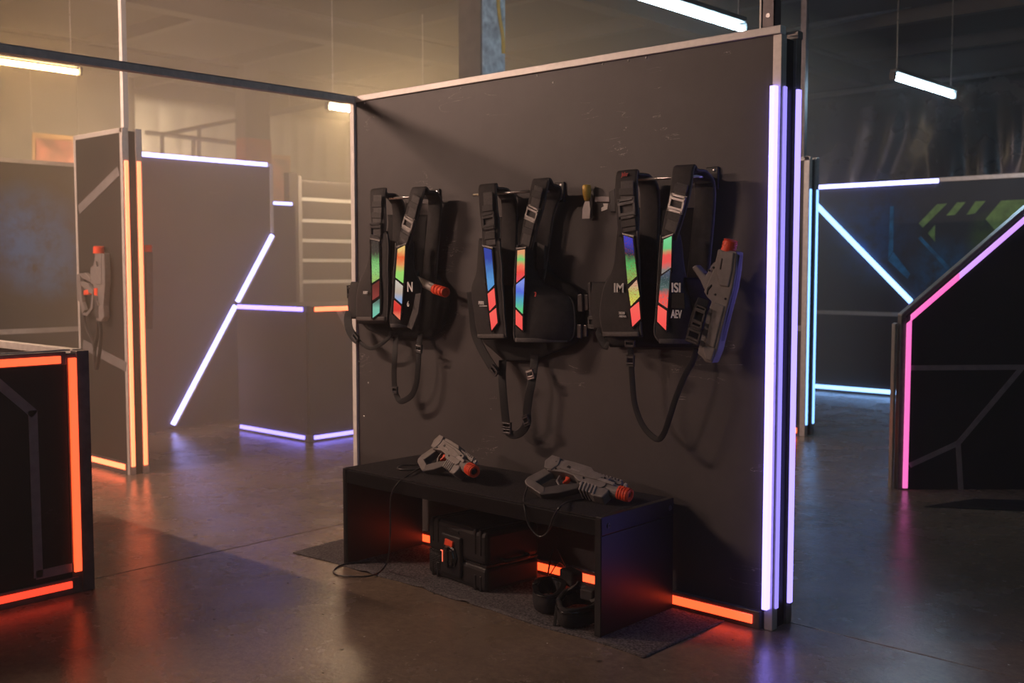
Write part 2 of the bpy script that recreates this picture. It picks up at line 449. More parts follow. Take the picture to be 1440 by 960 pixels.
# ------------------------------------------------------------------ haze
def haze(name, label, b, dens, colr, aniso=.25):
    m = bpy.data.materials.new(name); m.use_nodes = True; nt = m.node_tree
    nt.nodes.clear(); out = nt.nodes.new('ShaderNodeOutputMaterial'); v = nt.nodes.new('ShaderNodeVolumeScatter')
    v.inputs['Color'].default_value = (*colr, 1); v.inputs['Density'].default_value = dens; v.inputs['Anisotropy'].default_value = aniso
    nt.links.new(v.outputs[0], out.inputs['Volume']); M[name] = m
    o = MB().box(*b).build(name, name)
    return tag(o, label, 'haze', kind='stuff')
haze('haze', 'thin smoke haze filling the right half of the hall', (-3.04, X1-.02, Y0+.02, 10.3, .004, ZC-.45), HAZE_ALL, (.95, .95, .95))
haze('haze_cloud', 'thick warm smoke haze over the left rear of the hall', (-13.6, -3.05, -.7, 10.3, .004, ZC-.45), HAZE_LEFT, (1.0, .90, .72))

# ------------------------------------------------------------------ lamps
def fluorescent(key, label):
    x0, y0, x1, y1, z, c, s = LAMPS[key]
    root = thing('fluorescent_lamp', label, 'ceiling lamp', ((x0+x1)/2, (y0+y1)/2, z), 'tube lamps under the ceiling')
    glow('tube_'+key, c, s)
    a, b = np.array([x0, y0, z]), np.array([x1, y1, z]); t = unit(b-a); n = np.array([-t[1], t[0], 0]); k = np.array([0, 0, 1.0])
    MB().obox((a+b)/2+k*.06, t, n, k, np.linalg.norm(b-a)-.04, .075, .04).build('housing', 'lamp_body', root, bevel=.01)
    MB().tube([a+t*.03, b-t*.03], .022, 14).build('tube', 'tube_'+key, root, smooth=True)
    for e, sg in ((a, 1), (b, -1)):
        MB().obox(e+k*.008, t, n, k, .03, .062, .075).build('end_cap', 'lamp_body', root, bevel=.012)
        MB().tube([e+t*.08*sg+k*.08, e+t*.08*sg+k*(ZC-.1-z)], .006, 6).build('hanging_chain', 'steel', root)
fluorescent('right_near', 'white tube lamp hanging above the black wall with the vests')
fluorescent('right_far', 'cool white tube lamp hanging before the black plastic sheeting')
fluorescent('left_far', 'white tube lamp glowing just left of the vest wall corner')
fluorescent('left_near', 'yellowish tube lamp hanging at the upper left in the haze')
fluorescent('right_front', 'cool white tube lamp hanging at the near right of the hall')
fluorescent('front', 'warm tube lamp hanging in front of the vest wall')
fluorescent('front_fill', 'unseen warm tube lamp added as fill light at the near left end')
# flood lamp behind the big partition, lighting the pale sheeting
def flood():
    root = thing('work_light', 'tripod flood lamp lighting the pale sheeting behind the partitions', 'work light', (-11.6, 4.0, 0))
    MB().tube([(-11.6, 4.0, .55), (-11.6, 4.0, 1.75)], .018).build('pole', 'steel', root)
    for a in (0, 2.1, 4.2):
        MB().tube([(-11.6, 4.0, .6), (-11.6+.45*math.cos(a), 4.0+.45*math.sin(a), .01)], .012).build('leg', 'steel', root)
    MB().box(-11.66, -11.54, 3.82, 4.18, 1.75, 2.0).build('lamp_head', 'lamp_body', root, bevel=.015)
    glow('flood_glass', (1, .72, .42), 2000)
    MB().box(-11.675, -11.66, 3.84, 4.16, 1.77, 1.98).build('glass', 'flood_glass', root)
flood()

# ------------------------------------------------------------------ partitions
def B(name, mat, root, *b, bevel=0):
    return MB().box(*b).build(name, mat, root, bevel=bevel)
def LED(root, mat, *b):
    return MB().box(*b).build('led_strip', mat, root, bevel=.003)

def main_partition():
    R = thing('partition_wall', 'tall black partition wall with white lit corner, holding the three vests', 'partition', (-1.3, .08, 0))
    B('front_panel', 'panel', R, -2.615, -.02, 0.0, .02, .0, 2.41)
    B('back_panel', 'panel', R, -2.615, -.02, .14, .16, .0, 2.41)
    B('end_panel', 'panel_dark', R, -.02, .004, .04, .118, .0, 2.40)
    B('top_rail', 'alu_bright', R, -2.64, .018, -.014, .03, 2.408, 2.44, bevel=.003)
    B('top_rail', 'alu', R, -2.64, .018, .13, .17, 2.408, 2.44, bevel=.003)
    B('post', 'alu_bright', R, -2.648, -2.613, -.016, .03, 0, 2.408, bevel=.003)
    B('post', 'alu', R, -2.64, -2.613, .13, .17, 0, 2.408, bevel=.003)
    p = B('post', 'alu_pale', R, -.022, .017, -.002, .04, 0, 2.408, bevel=.003)
    B('post', 'alu', R, -.022, .017, .118, .162, 0, 2.408, bevel=.003)
    for z in (.16, 1.1, 1.36, 1.98):
        MB().lathe((.0, -.002, z), (0, -1, 0), [(0, .006), (.003, .005), (.004, .002)], 8).build('screw', 'buckle', p)
    LED(R, 'led_white', -.019, .006, -.030, -.002, .09, 2.205)
    LED(R, 'led_violet', .017, .025, .014, .036, .09, 2.205)
    LED(R, 'led_corner', .014, .030, .120, .146, .09, 2.205)
    k = B('base_channel', 'alu_dark', R, -2.60, -.03, -.022, -.001, .0, .076, bevel=.004)
    LED(R, 'led_orange', -2.58, -.062, -.028, -.022, .020, .058)
    # slotted strut rising to the roof beam
    s = MB().box(-.105, -.045, .05, .055, 2.44, ZC-.02).box(-.105, -.099, .05, .10, 2.44, ZC-.02).box(-.051, -.045, .05, .10, 2.44, ZC-.02).build('strut', 'alu_dark', R)
    B('strut_edge', 'alu_pale', R, -.112, -.104, .046, .052, 2.44, ZC-.02)
    for i in range(9):
        MB().lathe((-.075, .05, 2.50+i*.10), (0, -1, 0), [(0, .009), (.002, .009)], 10).build('bolt', 'steel', s)
    for (px_, py_) in ((1082, 220), (1081, 300), (1079, 586), (648, 125), (513, 145), (756, 106), (778, 116), (848, 90), (884, 85), (909, 81), (505, 508), (512, 585), (518, 538)):
        q = PY(px_, py_, 0)
        if q[0] < -.025:
            MB().lathe((q[0], 0.001, q[2]), (0, -1, 0), [(0, .006), (.003, .005), (.0045, .0015)], 8).build('screw', 'steel', R)
main_partition()

r = thing('overhead_rail', 'dark metal rail running from the vest wall corner towards the upper left', 'rail', (-2.62, -.02, 2.42))
B('rail', 'white_paint', r, -2.64, -2.60, -4.6, -.014, 2.40, 2.435, bevel=.003)
B('rail_edge', 'alu_pale', r, -2.606, -2.60, -4.6, -.014, 2.4352, 2.44)
B('support_post', 'alu', r, -2.64, -2.60, -4.64, -4.6, 0, 2.44)

def mid_left_partition():
    R = thing('partition_wall', 'narrow dark partition with two peach lit edge posts and a hung blaster', 'partition', (-5.4, -.05, 0))
    h = 2.47
    B('front_panel', 'panel_dimmed', R, -5.74, -5.06, -.118, -.10, 0, h-.02)
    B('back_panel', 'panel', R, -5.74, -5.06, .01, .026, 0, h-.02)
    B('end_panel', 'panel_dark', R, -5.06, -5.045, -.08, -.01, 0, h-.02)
    B('top_rail', 'alu_pale', R, -5.76, -5.03, -.122, -.085, h-.035, h, bevel=.003)
    B('post', 'alu_pale', R, -5.77, -5.74, -.122, -.085, 0, h, bevel=.003)
    B('post', 'alu_pale', R, -5.07, -5.034, -.122, -.072, 0, h, bevel=.003)
    B('post', 'alu_pale', R, -5.07, -5.034, -.018, .030, 0, h, bevel=.003)
    LED(R, 'led_peach', -5.034, -5.026, -.108, -.080, .06, 2.24)
    LED(R, 'led_peach', -5.034, -5.026, -.014, .016, .06, 2.24)
    B('base_channel', 'alu_dark', R, -5.74, -5.07, -.128, -.118, 0, .09)
    LED(R, 'led_orange_pale', -5.73, -5.085, -.133, -.128, .035, .075)
    for a, b in (((111, 295), (167, 240)), ((117, 484), (178, 516))):
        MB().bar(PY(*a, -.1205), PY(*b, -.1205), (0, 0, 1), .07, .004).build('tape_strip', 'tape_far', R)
    B('pole', 'alu_bright', R, -5.085, -5.045, -.10, -.06, h, ZC-.02, bevel=.003)
mid_left_partition()

def big_left_partition():
    x = -6.78
    R = thing('partition_wall', 'big dark partition with slanted white lit edge and lit top', 'partition', (x, 1.4, 0))
    poly = [(x, .62, 0), (x, 1.17, 0), (x, 2.33, 1.83), (x, 2.33, 2.47), (x, .62, 2.47)]
    MB().prism(poly, (-.08, 0, 0)).build('panel', 'panel', R)
    B('edge_trim', 'alu_bright', R, x-.085, x+.006, 2.33, 2.365, 1.83, 2.50)
    B('top_rail', 'alu_bright', R, x-.085, x+.004, .62, 2.33, 2.47, 2.485)
    LED(R, 'led_icewhite', x-.02, x+.025, .85, 2.29, 2.472, 2.508)
    d = unit([0, 1.16, 1.83]); nrm = np.array([0, d[2], -d[1]])
    for a, b in ((.02, .61), (.63, .985)):
        p, q = np.array([x+.018, 1.19+1.16*a, .02+1.82*a]), np.array([x+.018, 1.19+1.16*b, .02+1.82*b])
        MB().bar(p+nrm*.006, q+nrm*.006, nrm, .034, .03).build('led_strip', 'led_icewhite', R, bevel=.003)
        MB().bar(p+nrm*.030, q+nrm*.030, nrm, .016, .05).build('edge_trim', 'alu_bright', R)
big_left_partition()
def behind_partition():
    x = -6.96
    R = thing('partition_wall', 'dark partition behind the slanted lit edge with short white lit top', 'partition', (x, 2, 0))
    B('panel', 'panel', R, x-.06, x, .95, 2.76, 0, 2.12)
    LED(R, 'led_icewhite', x-.02, x+.012, 2.42, 2.72, 2.12, 2.15)
behind_partition()

def low_box():
    R = thing('low_barrier', 'waist high dark box barrier with lavender lit top and bottom edges', 'barrier', (-5.9, 2.2, 0))
    B('front_panel', 'panel', R, -6.34, -5.31, 1.65, 1.67, 0, 1.14)
    B('side_panel', 'panel', R, -5.31, -5.29, 1.66, 3.1, 0, 1.14)
    B('back_panel', 'panel', R, -6.34, -5.31, 3.08, 3.1, 0, 1.14)
    B('side_panel', 'panel', R, -6.36, -6.34, 1.66, 3.1, 0, 1.14)
    B('top_board', 'panel_dark', R, -6.36, -5.29, 1.66, 3.1, 1.14, 1.155)
    B('corner_post', 'alu', R, -5.335, -5.28, 1.64, 1.69, 0, .06, bevel=.004)
    B('corner_post', 'alu_dark', R, -5.33, -5.283, 1.643, 1.685, 1.11, 1.165, bevel=.004)
    LED(R, 'led_lavender', -6.32, -5.35, 1.630, 1.65, 1.115, 1.152)
    LED(R, 'led_peach', -5.29, -5.272, 1.72, 3.0, 1.115, 1.152)
    LED(R, 'led_white', -6.31, -5.345, 1.632, 1.65, .018, .05)
    LED(R, 'led_white', -5.29, -5.272, 1.70, 3.0, .018, .05)
    B('base_channel', 'alu', R, -6.34, -5.345, 1.636, 1.65, .002, .017)
    B('base_channel', 'alu', R, -5.29, -5.276, 1.70, 3.0, .002, .017)
    MB().bar(PX(475, 434, -5.287), PX(505, 490, -5.287), (0, 1, 0), .05, .005).build('tape_strip', 'tape', R)
low_box()

def striped_panel():
    x = -8.0
    R = thing('partition_wall', 'dark far partition crossed by five pale horizontal strips', 'partition', (x, 4.4, 0))
    B('panel', 'panel', R, x-.06, x, 3.6, 5.6, 0, 2.49)
    B('post', 'panel', R, x-.08, x+.02, 3.43, 3.55, 0, 2.56)
    B('post', 'tape', R, x-.02, x+.025, 3.55, 3.60, 0, 2.53)
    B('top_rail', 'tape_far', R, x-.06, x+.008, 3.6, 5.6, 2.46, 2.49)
    for py_ in (280, 310, 338, 366, 396):
        z = PX(430, py_, x)[2]; B('tape_strip', 'white_paint', R, x, x+.006, 3.6, 5.6, z-.02, z+.02)
    B('tape_strip', 'white_paint', R, x, x+.006, 3.6, 5.6, .6, .64)
striped_panel()

def far_left_panel():
    x = -7.55
    p = PX(45, 335, x)
    spray_panel('panel_blue_spray', (.030, .028, .03), [(0, p[1]+.5, p[2], .55, (.03, .14, .42)), (0, p[1]+.65, p[2]-.22, .4, (.04, .16, .40))])
    R = thing('partition_wall', 'dark far left partition with sprayed blue patch and pale strip', 'partition', (x, -.5, 0))
    B('panel', 'panel_blue_spray', R, x-.06, x, -2.6, 1.0, 0, 2.41)
    B('top_rail', 'tape', R, x-.07, x+.01, -2.6, 1.0, 2.41, 2.445)
    B('tape_strip', 'tape', R, x, x+.006, -2.6, 1.0, .90, .945)
far_left_panel()

def left_barrier():
    x = -2.6; yb = -1.60; h = 1.11
    R = thing('low_barrier', 'black chest high barrier framed by orange lit strips at the left edge', 'barrier', (x, -2.4, 0))
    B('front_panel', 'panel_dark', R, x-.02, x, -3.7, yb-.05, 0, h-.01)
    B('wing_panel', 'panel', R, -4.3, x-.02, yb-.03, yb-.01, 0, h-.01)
    B('top_rail', 'alu_dark', R, x-.045, x+.006, -3.7, yb-.10, h-.06, h, bevel=.003)
    B('top_edge', 'alu_pale', R, x-.046, x-.038, -3.7, yb-.06, h, h+.006)
    B('wing_rail', 'alu_pale', R, -4.3, x-.05, yb-.045, yb, h-.03, h+.005, bevel=.003)
    B('corner_post', 'alu_dark', R, x-.05, x+.012, yb-.055, yb+.004, 0, h, bevel=.004)
    B('corner_post', 'alu_dark', R, x-.045, x+.004, yb-.10, yb-.052, 0, h-.012, bevel=.003)
    LED(R, 'led_orange_near', x+.006, x+.018, -3.6, yb-.128, h-.052, h-.018)
    LED(R, 'led_orange_near', x+.004, x+.020, yb-.092, yb-.058, .10, h-.03)
    B('base_channel', 'alu_dark', R, x-.01, x+.010, -3.7, yb-.07, 0, .075, bevel=.003)
    LED(R, 'led_redorange', x+.010, x+.020, -3.6, yb-.105, .030, .062)
    pts = [PX(-60, 490, x+.002), PX(0, 542, x+.002), PX(46, 580, x+.002), PX(54, 808, x+.002), PX(104, 797, x+.002)]
    for i, (a, b) in enumerate(zip(pts, pts[1:])):
        if i == 1: a = pts[0]
        if i == 0: continue
        d = unit(b-a)
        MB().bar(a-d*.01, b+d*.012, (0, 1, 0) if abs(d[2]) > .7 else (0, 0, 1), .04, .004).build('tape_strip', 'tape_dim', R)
left_barrier()

def right_post_partition():
    R = thing('partition_wall', 'dark partition end with cyan lit post right of the vest wall', 'partition', (-3, 4.9, 0))
    h = 2.45
    B('front_panel', 'panel', R, -4.2, -2.36, 4.80, 4.82, 0, h-.02)
    B('back_panel', 'panel', R, -4.2, -2.36, 4.94, 4.96, 0, h-.02)
    B('end_panel', 'panel_dark', R, -2.36, -2.33, 4.84, 4.92, 0, h-.02)
    B('top_rail', 'alu_pale', R, -4.2, -2.31, 4.79, 4.83, h-.03, h)
    B('post', 'alu_pale', R, -2.365, -2.312, 4.79, 4.84, 0, h, bevel=.003)
    B('post', 'alu', R, -2.36, -2.312, 4.92, 4.97, 0, h, bevel=.003)
    LED(R, 'led_cyan', -2.312, -2.304, 4.80, 4.828, .1, 2.17)
    LED(R, 'led_cyan', -2.312, -2.304, 4.925, 4.955, .1, 2.17)
    B('tape_strip', 'tape', R, -4.2, -2.365, 4.796, 4.80, .93, .98)
    B('base_channel', 'alu_dark', R, -4.2, -2.37, 4.785, 4.80, 0, .085)
    LED(R, 'led_orange_pale', -4.1, -2.385, 4.778, 4.785, .025, .07)
    B('pole', 'alu_dark', R, -2.45, -2.40, 4.85, 4.90, h, ZC-.02)
right_post_partition()

def back_right_wall():
    y = 8.2
    def loc(px_, py_): q = PY(px_, py_, y); return (q[0]+2.6, 0, q[2])
    a, b2, c2 = loc(1225, 330), loc(1330, 390), loc(1400, 335)
    spray_panel('panel_art', (.026, .026, .034), [(*a, .65, (.02, .07, .20)), (*b2, .50, (.015, .12, .28)), (*c2, .35, (.08, .14, .03))])
    R = thing('partition_wall', 'dark painted partition with green chevrons and icy blue lit edges', 'partition', (-2.6, y, 0))
    B('panel', 'panel_art', R, -5.0, -.4, y, y+.08, 0, 2.44)
    LED(R, 'led_icewhite', -4.1, -2.50, y-.03, y, 2.43, 2.475)
    B('top_rail', 'alu', R, -2.49, -.4, y-.02, y+.08, 2.44, 2.485)
    LED(R, 'led_cyan_pale', -4.3, -2.80, y-.03, y, .03, .075)
    MB().bar(PY(1146, 286, y-.02), PY(1281, 424, y-.02), (1, 0, 1), .055, .03).build('led_strip', 'led_cyan_pale', R)
    MB().bar(PY(1282, 427, y-.02), PY(1282, 470, y-.02), (1, 0, 0), .05, .03).build('led_strip', 'led_lavender', R)
    B('tape_strip', 'tape', R, -5.0, -2.8, y-.005, y, .93, .975)
    marks = [[(1318, 287), (1332, 286), (1298, 320), (1292, 314)], [(1346, 284.5), (1358, 284), (1343, 302), (1331, 303)], [(1372, 283), (1386, 282.5), (1371, 300), (1359, 302)],
             [(1386, 308), (1408, 282), (1470, 279), (1470, 345), (1405, 330)], [(1305, 328), (1315, 316), (1315, 340)]]
    for m_ in marks:
        MB().prism([PY(*p, y-.001) for p in m_], (0, -.003, 0)).build('painted_chevron', 'green_paint', R)
    for m_ in ([(1291, 335), (1295, 332), (1341, 381), (1337, 385)], [(1252, 290), (1257, 290), (1256, 352), (1249, 364)], [(1249, 366), (1256, 354), (1280, 385), (1276, 392)]):
        MB().prism([PY(*p, y-.001) for p in m_], (0, -.003, 0)).build('painted_stripe', 'blue_paint', R)
back_right_wall()

def pink_panel():
    o = PZ(1264, 688); r_ = RIGHT.copy(); n_ = np.array([FWD[0], FWD[1], 0]); n_ = unit(n_)
    R = thing('partition_wall', 'black slant topped partition edged by a pink and violet lit strip', 'partition', tuple(o))
    P = lambda a, z, d=0.: o+r_*a+n_*d+np.array([0, 0, z])
    s = .885
    MB().prism([P(.02, 0), P(1.5, 0), P(1.5, 1.16+1.48*s), P(.02, 1.16)], n_*.06).build('panel', 'panel_dark', R)
    MB().prism([P(-.012, 0, -.005), P(.022, 0, -.005), P(.022, 1.16, -.005), P(-.012, 1.14, -.005)], n_*.07).build('post', 'alu_dark', R)
    MB().prism([P(-.045, 0, .02), P(-.030, 0, .02), P(-.030, 1.12, .02), P(-.045, 1.11, .02)], n_*.06).build('post', 'alu', R)
    MB().prism([P(-.012, 1.14, -.005), P(1.5, 1.14+1.512*s, -.005), P(1.5, 1.168+1.512*s, -.005), P(-.012, 1.168, -.005)], n_*.07).build('top_rail', 'alu_dark', R)
    MB().prism([P(-.012, 1.168, -.006), P(1.5, 1.168+1.512*s, -.006), P(1.5, 1.178+1.512*s, -.006), P(-.012, 1.178, -.006)], n_*.07).build('top_rail_edge', 'alu', R)
    MB().prism([P(.022, .012, -.02), P(.052, .012, -.02), P(.052, 1.14, -.02), P(.022, 1.115, -.02)], n_*.02).build('led_strip', 'led_pink', R)
    d1 = .36
    MB().prism([P(.05, 1.135, -.02), P(d1, 1.135+(d1-.05)*s, -.02), P(d1, 1.175+(d1-.05)*s, -.02), P(.05, 1.175, -.02)], n_*.02).build('led_strip', 'led_pink', R)
    MB().prism([P(d1, 1.135+(d1-.05)*s, -.02), P(1.45, 1.135+1.40*s, -.02), P(1.45, 1.175+1.40*s, -.02), P(d1, 1.175+(d1-.05)*s, -.02)], n_*.02).build('led_strip', 'led_pinkviolet', R)
    def pin(x, y):
        q = ray(x, y); return CAM+q*np.dot(o-CAM, n_)/np.dot(q, n_) - n_*.003
    for a, b in (((1280, 517), (1450, 516)), ((1436, 518), (1348, 622)), ((1349, 622), (1279, 654)), ((1347, 622), (1351, 688))):
        a3, b3 = pin(*a), pin(*b); d = unit(b3-a3)
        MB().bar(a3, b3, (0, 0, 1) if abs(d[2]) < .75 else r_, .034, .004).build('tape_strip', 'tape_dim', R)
pink_panel()

# ------------------------------------------------------------------ hall fittings far behind
def columns():
    R = thing('column', 'pale peeling roof column with yellow cable above the vest wall', 'column', (-4.3, 2.8, 0))
    B('shaft', 'column_paint', R, -4.44, -4.2, 2.66, 2.94, 0, ZC)
    B('flange', 'column_brown', R, -4.46, -4.203, 2.64, 2.66, 0, ZC)
    MB().tube(catmull([PX(700, -10, -4.19), PX(702, 20, -4.19), PX(707, 50, -4.19), PX(708, 75, -4.19)], 12), .016).build('cable', 'yellow_wood', R, smooth=True)
    R = thing('column', 'far roof column with red painted band in the warm haze', 'column', (-11.0, 5.0, 0))
    a = PX(345, 200, -11.0); b = PX(380, 200, -11.0)
    B('shaft', 'column_brown', R, -11.2, -11.0, a[1], b[1], 0, ZC)
    z = PX(362, 195, -11.0)[2]
    B('red_band', 'red_paint', R, -11.21, -10.99, a[1]-.01, b[1]+.01, z-1.2, z)
columns()
def railing():
    y = 5.75
    R = thing('metal_railing', 'dark metal railing and beam before the glowing far wall', 'railing', (-11.5, y, 0))
    za, zb = PY(226, 189, y)[2], PY(486, 140, y)[2]
    P = lambda px_, py_: PX(px_, py_, -12.2)
    rails = [((225, 190), (345, 166)), ((205, 186), (345, 203)), ((280, 180), (280, 226)), ((228, 190), (228, 226)), ((334, 125), (334, 226)), ((272, 192), (272, 222))]
    for a, b in rails:
        MB().tube([P(*a), P(*b)], .035, 6).build('rail', 'beam', R)
    MB().bar(PY(380, 160, 5.2), PY(500, 137, 5.2), (0, 0, 1), .07, .05).build('beam', 'beam', R)
railing()
def banner(label, corners, x):
    R = thing('banner', label, 'banner', tuple(PX(*corners[0], x)))
    pts = [PX(*c, x) for c in corners]
    c = sum(pts)/4
    for p in pts[:2]: MB().tube([p, (p[0], p[1], ZC-.02)], .006, 6).build('hanging_cord', 'steel', R)
    MB().prism(pts, (.012, 0, 0)).build('border', 'banner_edge', R)
    MB().prism([p+(c-p)*.14 for p in pts], (.02, 0, 0)).build('print_field', 'banner_red', R)
banner('faded red banner hanging above the far left partition', [(45, 186), (110, 192), (110, 300), (45, 300)], -12.6)
banner('faded red banner hanging right of the far column', [(379, 217), (408, 219), (408, 300), (379, 300)], -12.6)
def ceiling_pipe(label, a, b, y, r_):
    o = MB().tube([PY(*a, y), PY(*b, y)], r_, 10).build('pipe', 'pipe', smooth=True)
    tag(o, label, 'pipe')
ceiling_pipe('grey pipe running along the top of the black plastic sheeting', (1090, 142), (1500, 90), 10.2, .035)
ceiling_pipe('thick upper pipe under the dark roof at the right', (1080, 49), (1330, -8), 8.6, .06)
ceiling_pipe('thin lower pipe under the dark roof at the right', (1080, 62), (1380, 0), 8.7, .03)

# ------------------------------------------------------------------ bench, mats
def bench():
    R = thing('bench', 'low black bench with carpeted top before the vest wall', 'bench', (-1.26, -.29, 0))
    x0, x1, y0, y1 = -2.075, -.447, -.545, -.035
    B('end_panel', 'black_laminate', R, x0, x0+.028, y0, y1, 0.006, .487, bevel=.002)
    B('end_panel', 'black_laminate', R, x1-.028, x1, y0, y1, 0.006, .415, bevel=.002)
    c = B('end_cap', 'black_laminate', R, x1-.029, x1+.001, y0, y1, .418, .492, bevel=.002)
    B('top_board', 'black_board', R, x0+.028, x1-.029, y0+.01, y1, .462, .482)
    B('carpet_top', 'carpet', R, x0+.01, x1-.03, y0+.002, y1, .482, .491, bevel=.003)
    B('apron', 'black_board', R, x0+.028, x1-.029, y0, y0+.02, .415, .481, bevel=.002)
    B('rear_rail', 'black_board', R, x0+.028, x1-.029, y1-.02, y1, .40, .462)
    for y in (y0+.045, y1-.03):
        MB().lathe((x1+.001, y, .452), (1, 0, 0), [(0, .012), (.003, .011), (.004, .006), (.002, .005)], 14).build('bolt', 'buckle', c, smooth=False)
    B('edge_trim', 'black_plastic', R, x1-.03, x1-.002, y0-.003, y0, .006, .486)
    B('edge_trim', 'black_plastic', R, x0, x0+.02, y0-.003, y0, .006, .486)
bench()

def floor_mat():
    n, m = 120, 14; vs = []; fs = []
    xa, xb = -2.44, -.19
    for i in range(n+1):
        x = xa+(xb-xa)*i/n
        yf = -.585+.012*math.sin(3.1*x+.5)+.006*math.sin(11*x)-.03*max(0, (x+.55)/.35)**2*.6
        for j in range(m+1):
            t = j/m; y = yf+(-.028-yf)*t
            z = .0045+.0006*math.sin(23*x+9*y)
            for c in (-1.86, -1.47, -1.18): z += .010*math.exp(-((x-c)/.035)**2-((y-yf)/.05)**2)
            xx = x + (.0 if i > 3 else .02*math.sin(6*y))
            vs.append((xx+(.10*(1-t) if i == 0 else 0)*0, y, z))
    for i in range(n):
        for j in range(m):
            q = i*(m+1)+j; fs.append((q, q+m+1, q+m+2, q+1))
    o = MB().add(vs, fs).build('floor_mat', 'mat', smooth=True)
    so = o.modifiers.new('thick', 'SOLIDIFY'); so.thickness = .004; so.offset = -1
    tag(o, 'thin dark grey speckled floor mat lying under the bench', 'mat')
floor_mat()
a, b = PZ(1300, 713), PZ(1445, 719)
o = MB().prism([a, b, b+np.array([.25, .55, 0]), a+np.array([.15, .45, 0])], (0, 0, .006)).build('floor_mat', 'black_plastic')
tag(o, 'flat black rubber mat before the pink lit partition', 'mat')
# small paint chips and grit on the slab, uncountable
g = MB()
for i in range(150):
    x, y = rng.uniform(-4.5, 1.3), rng.uniform(-2.6, .6)
    if -2.5 < x < -.1 and y > -.65: continue
    if x < -2.55 and y < -1.5: continue
    s = rng.uniform(.002, .007); a_ = rng.uniform(0, 6.3)
    pts = [(x+s*math.cos(a_+k*2.1)*rng.uniform(.5, 1.4), y+s*math.sin(a_+k*2.1), .0006) for k in range(3)]
    g.prism(pts, (0, 0, .0015))
tag(g.build('floor_grit', 'debris'), 'scattered pale paint chips and grit on the concrete', 'grit', kind='stuff')

# ------------------------------------------------------------------ blasters
def frame_matrix(X, Z, t):
    X = unit(X); Z = np.asarray(Z, float); Z = unit(Z-X*np.dot(Z, X)); Y = np.cross(Z, X)
    m = Matrix.Identity(4)
    for i in range(3):
        m[i][0], m[i][1], m[i][2], m[i][3] = X[i], Y[i], Z[i], t[i]
    return m

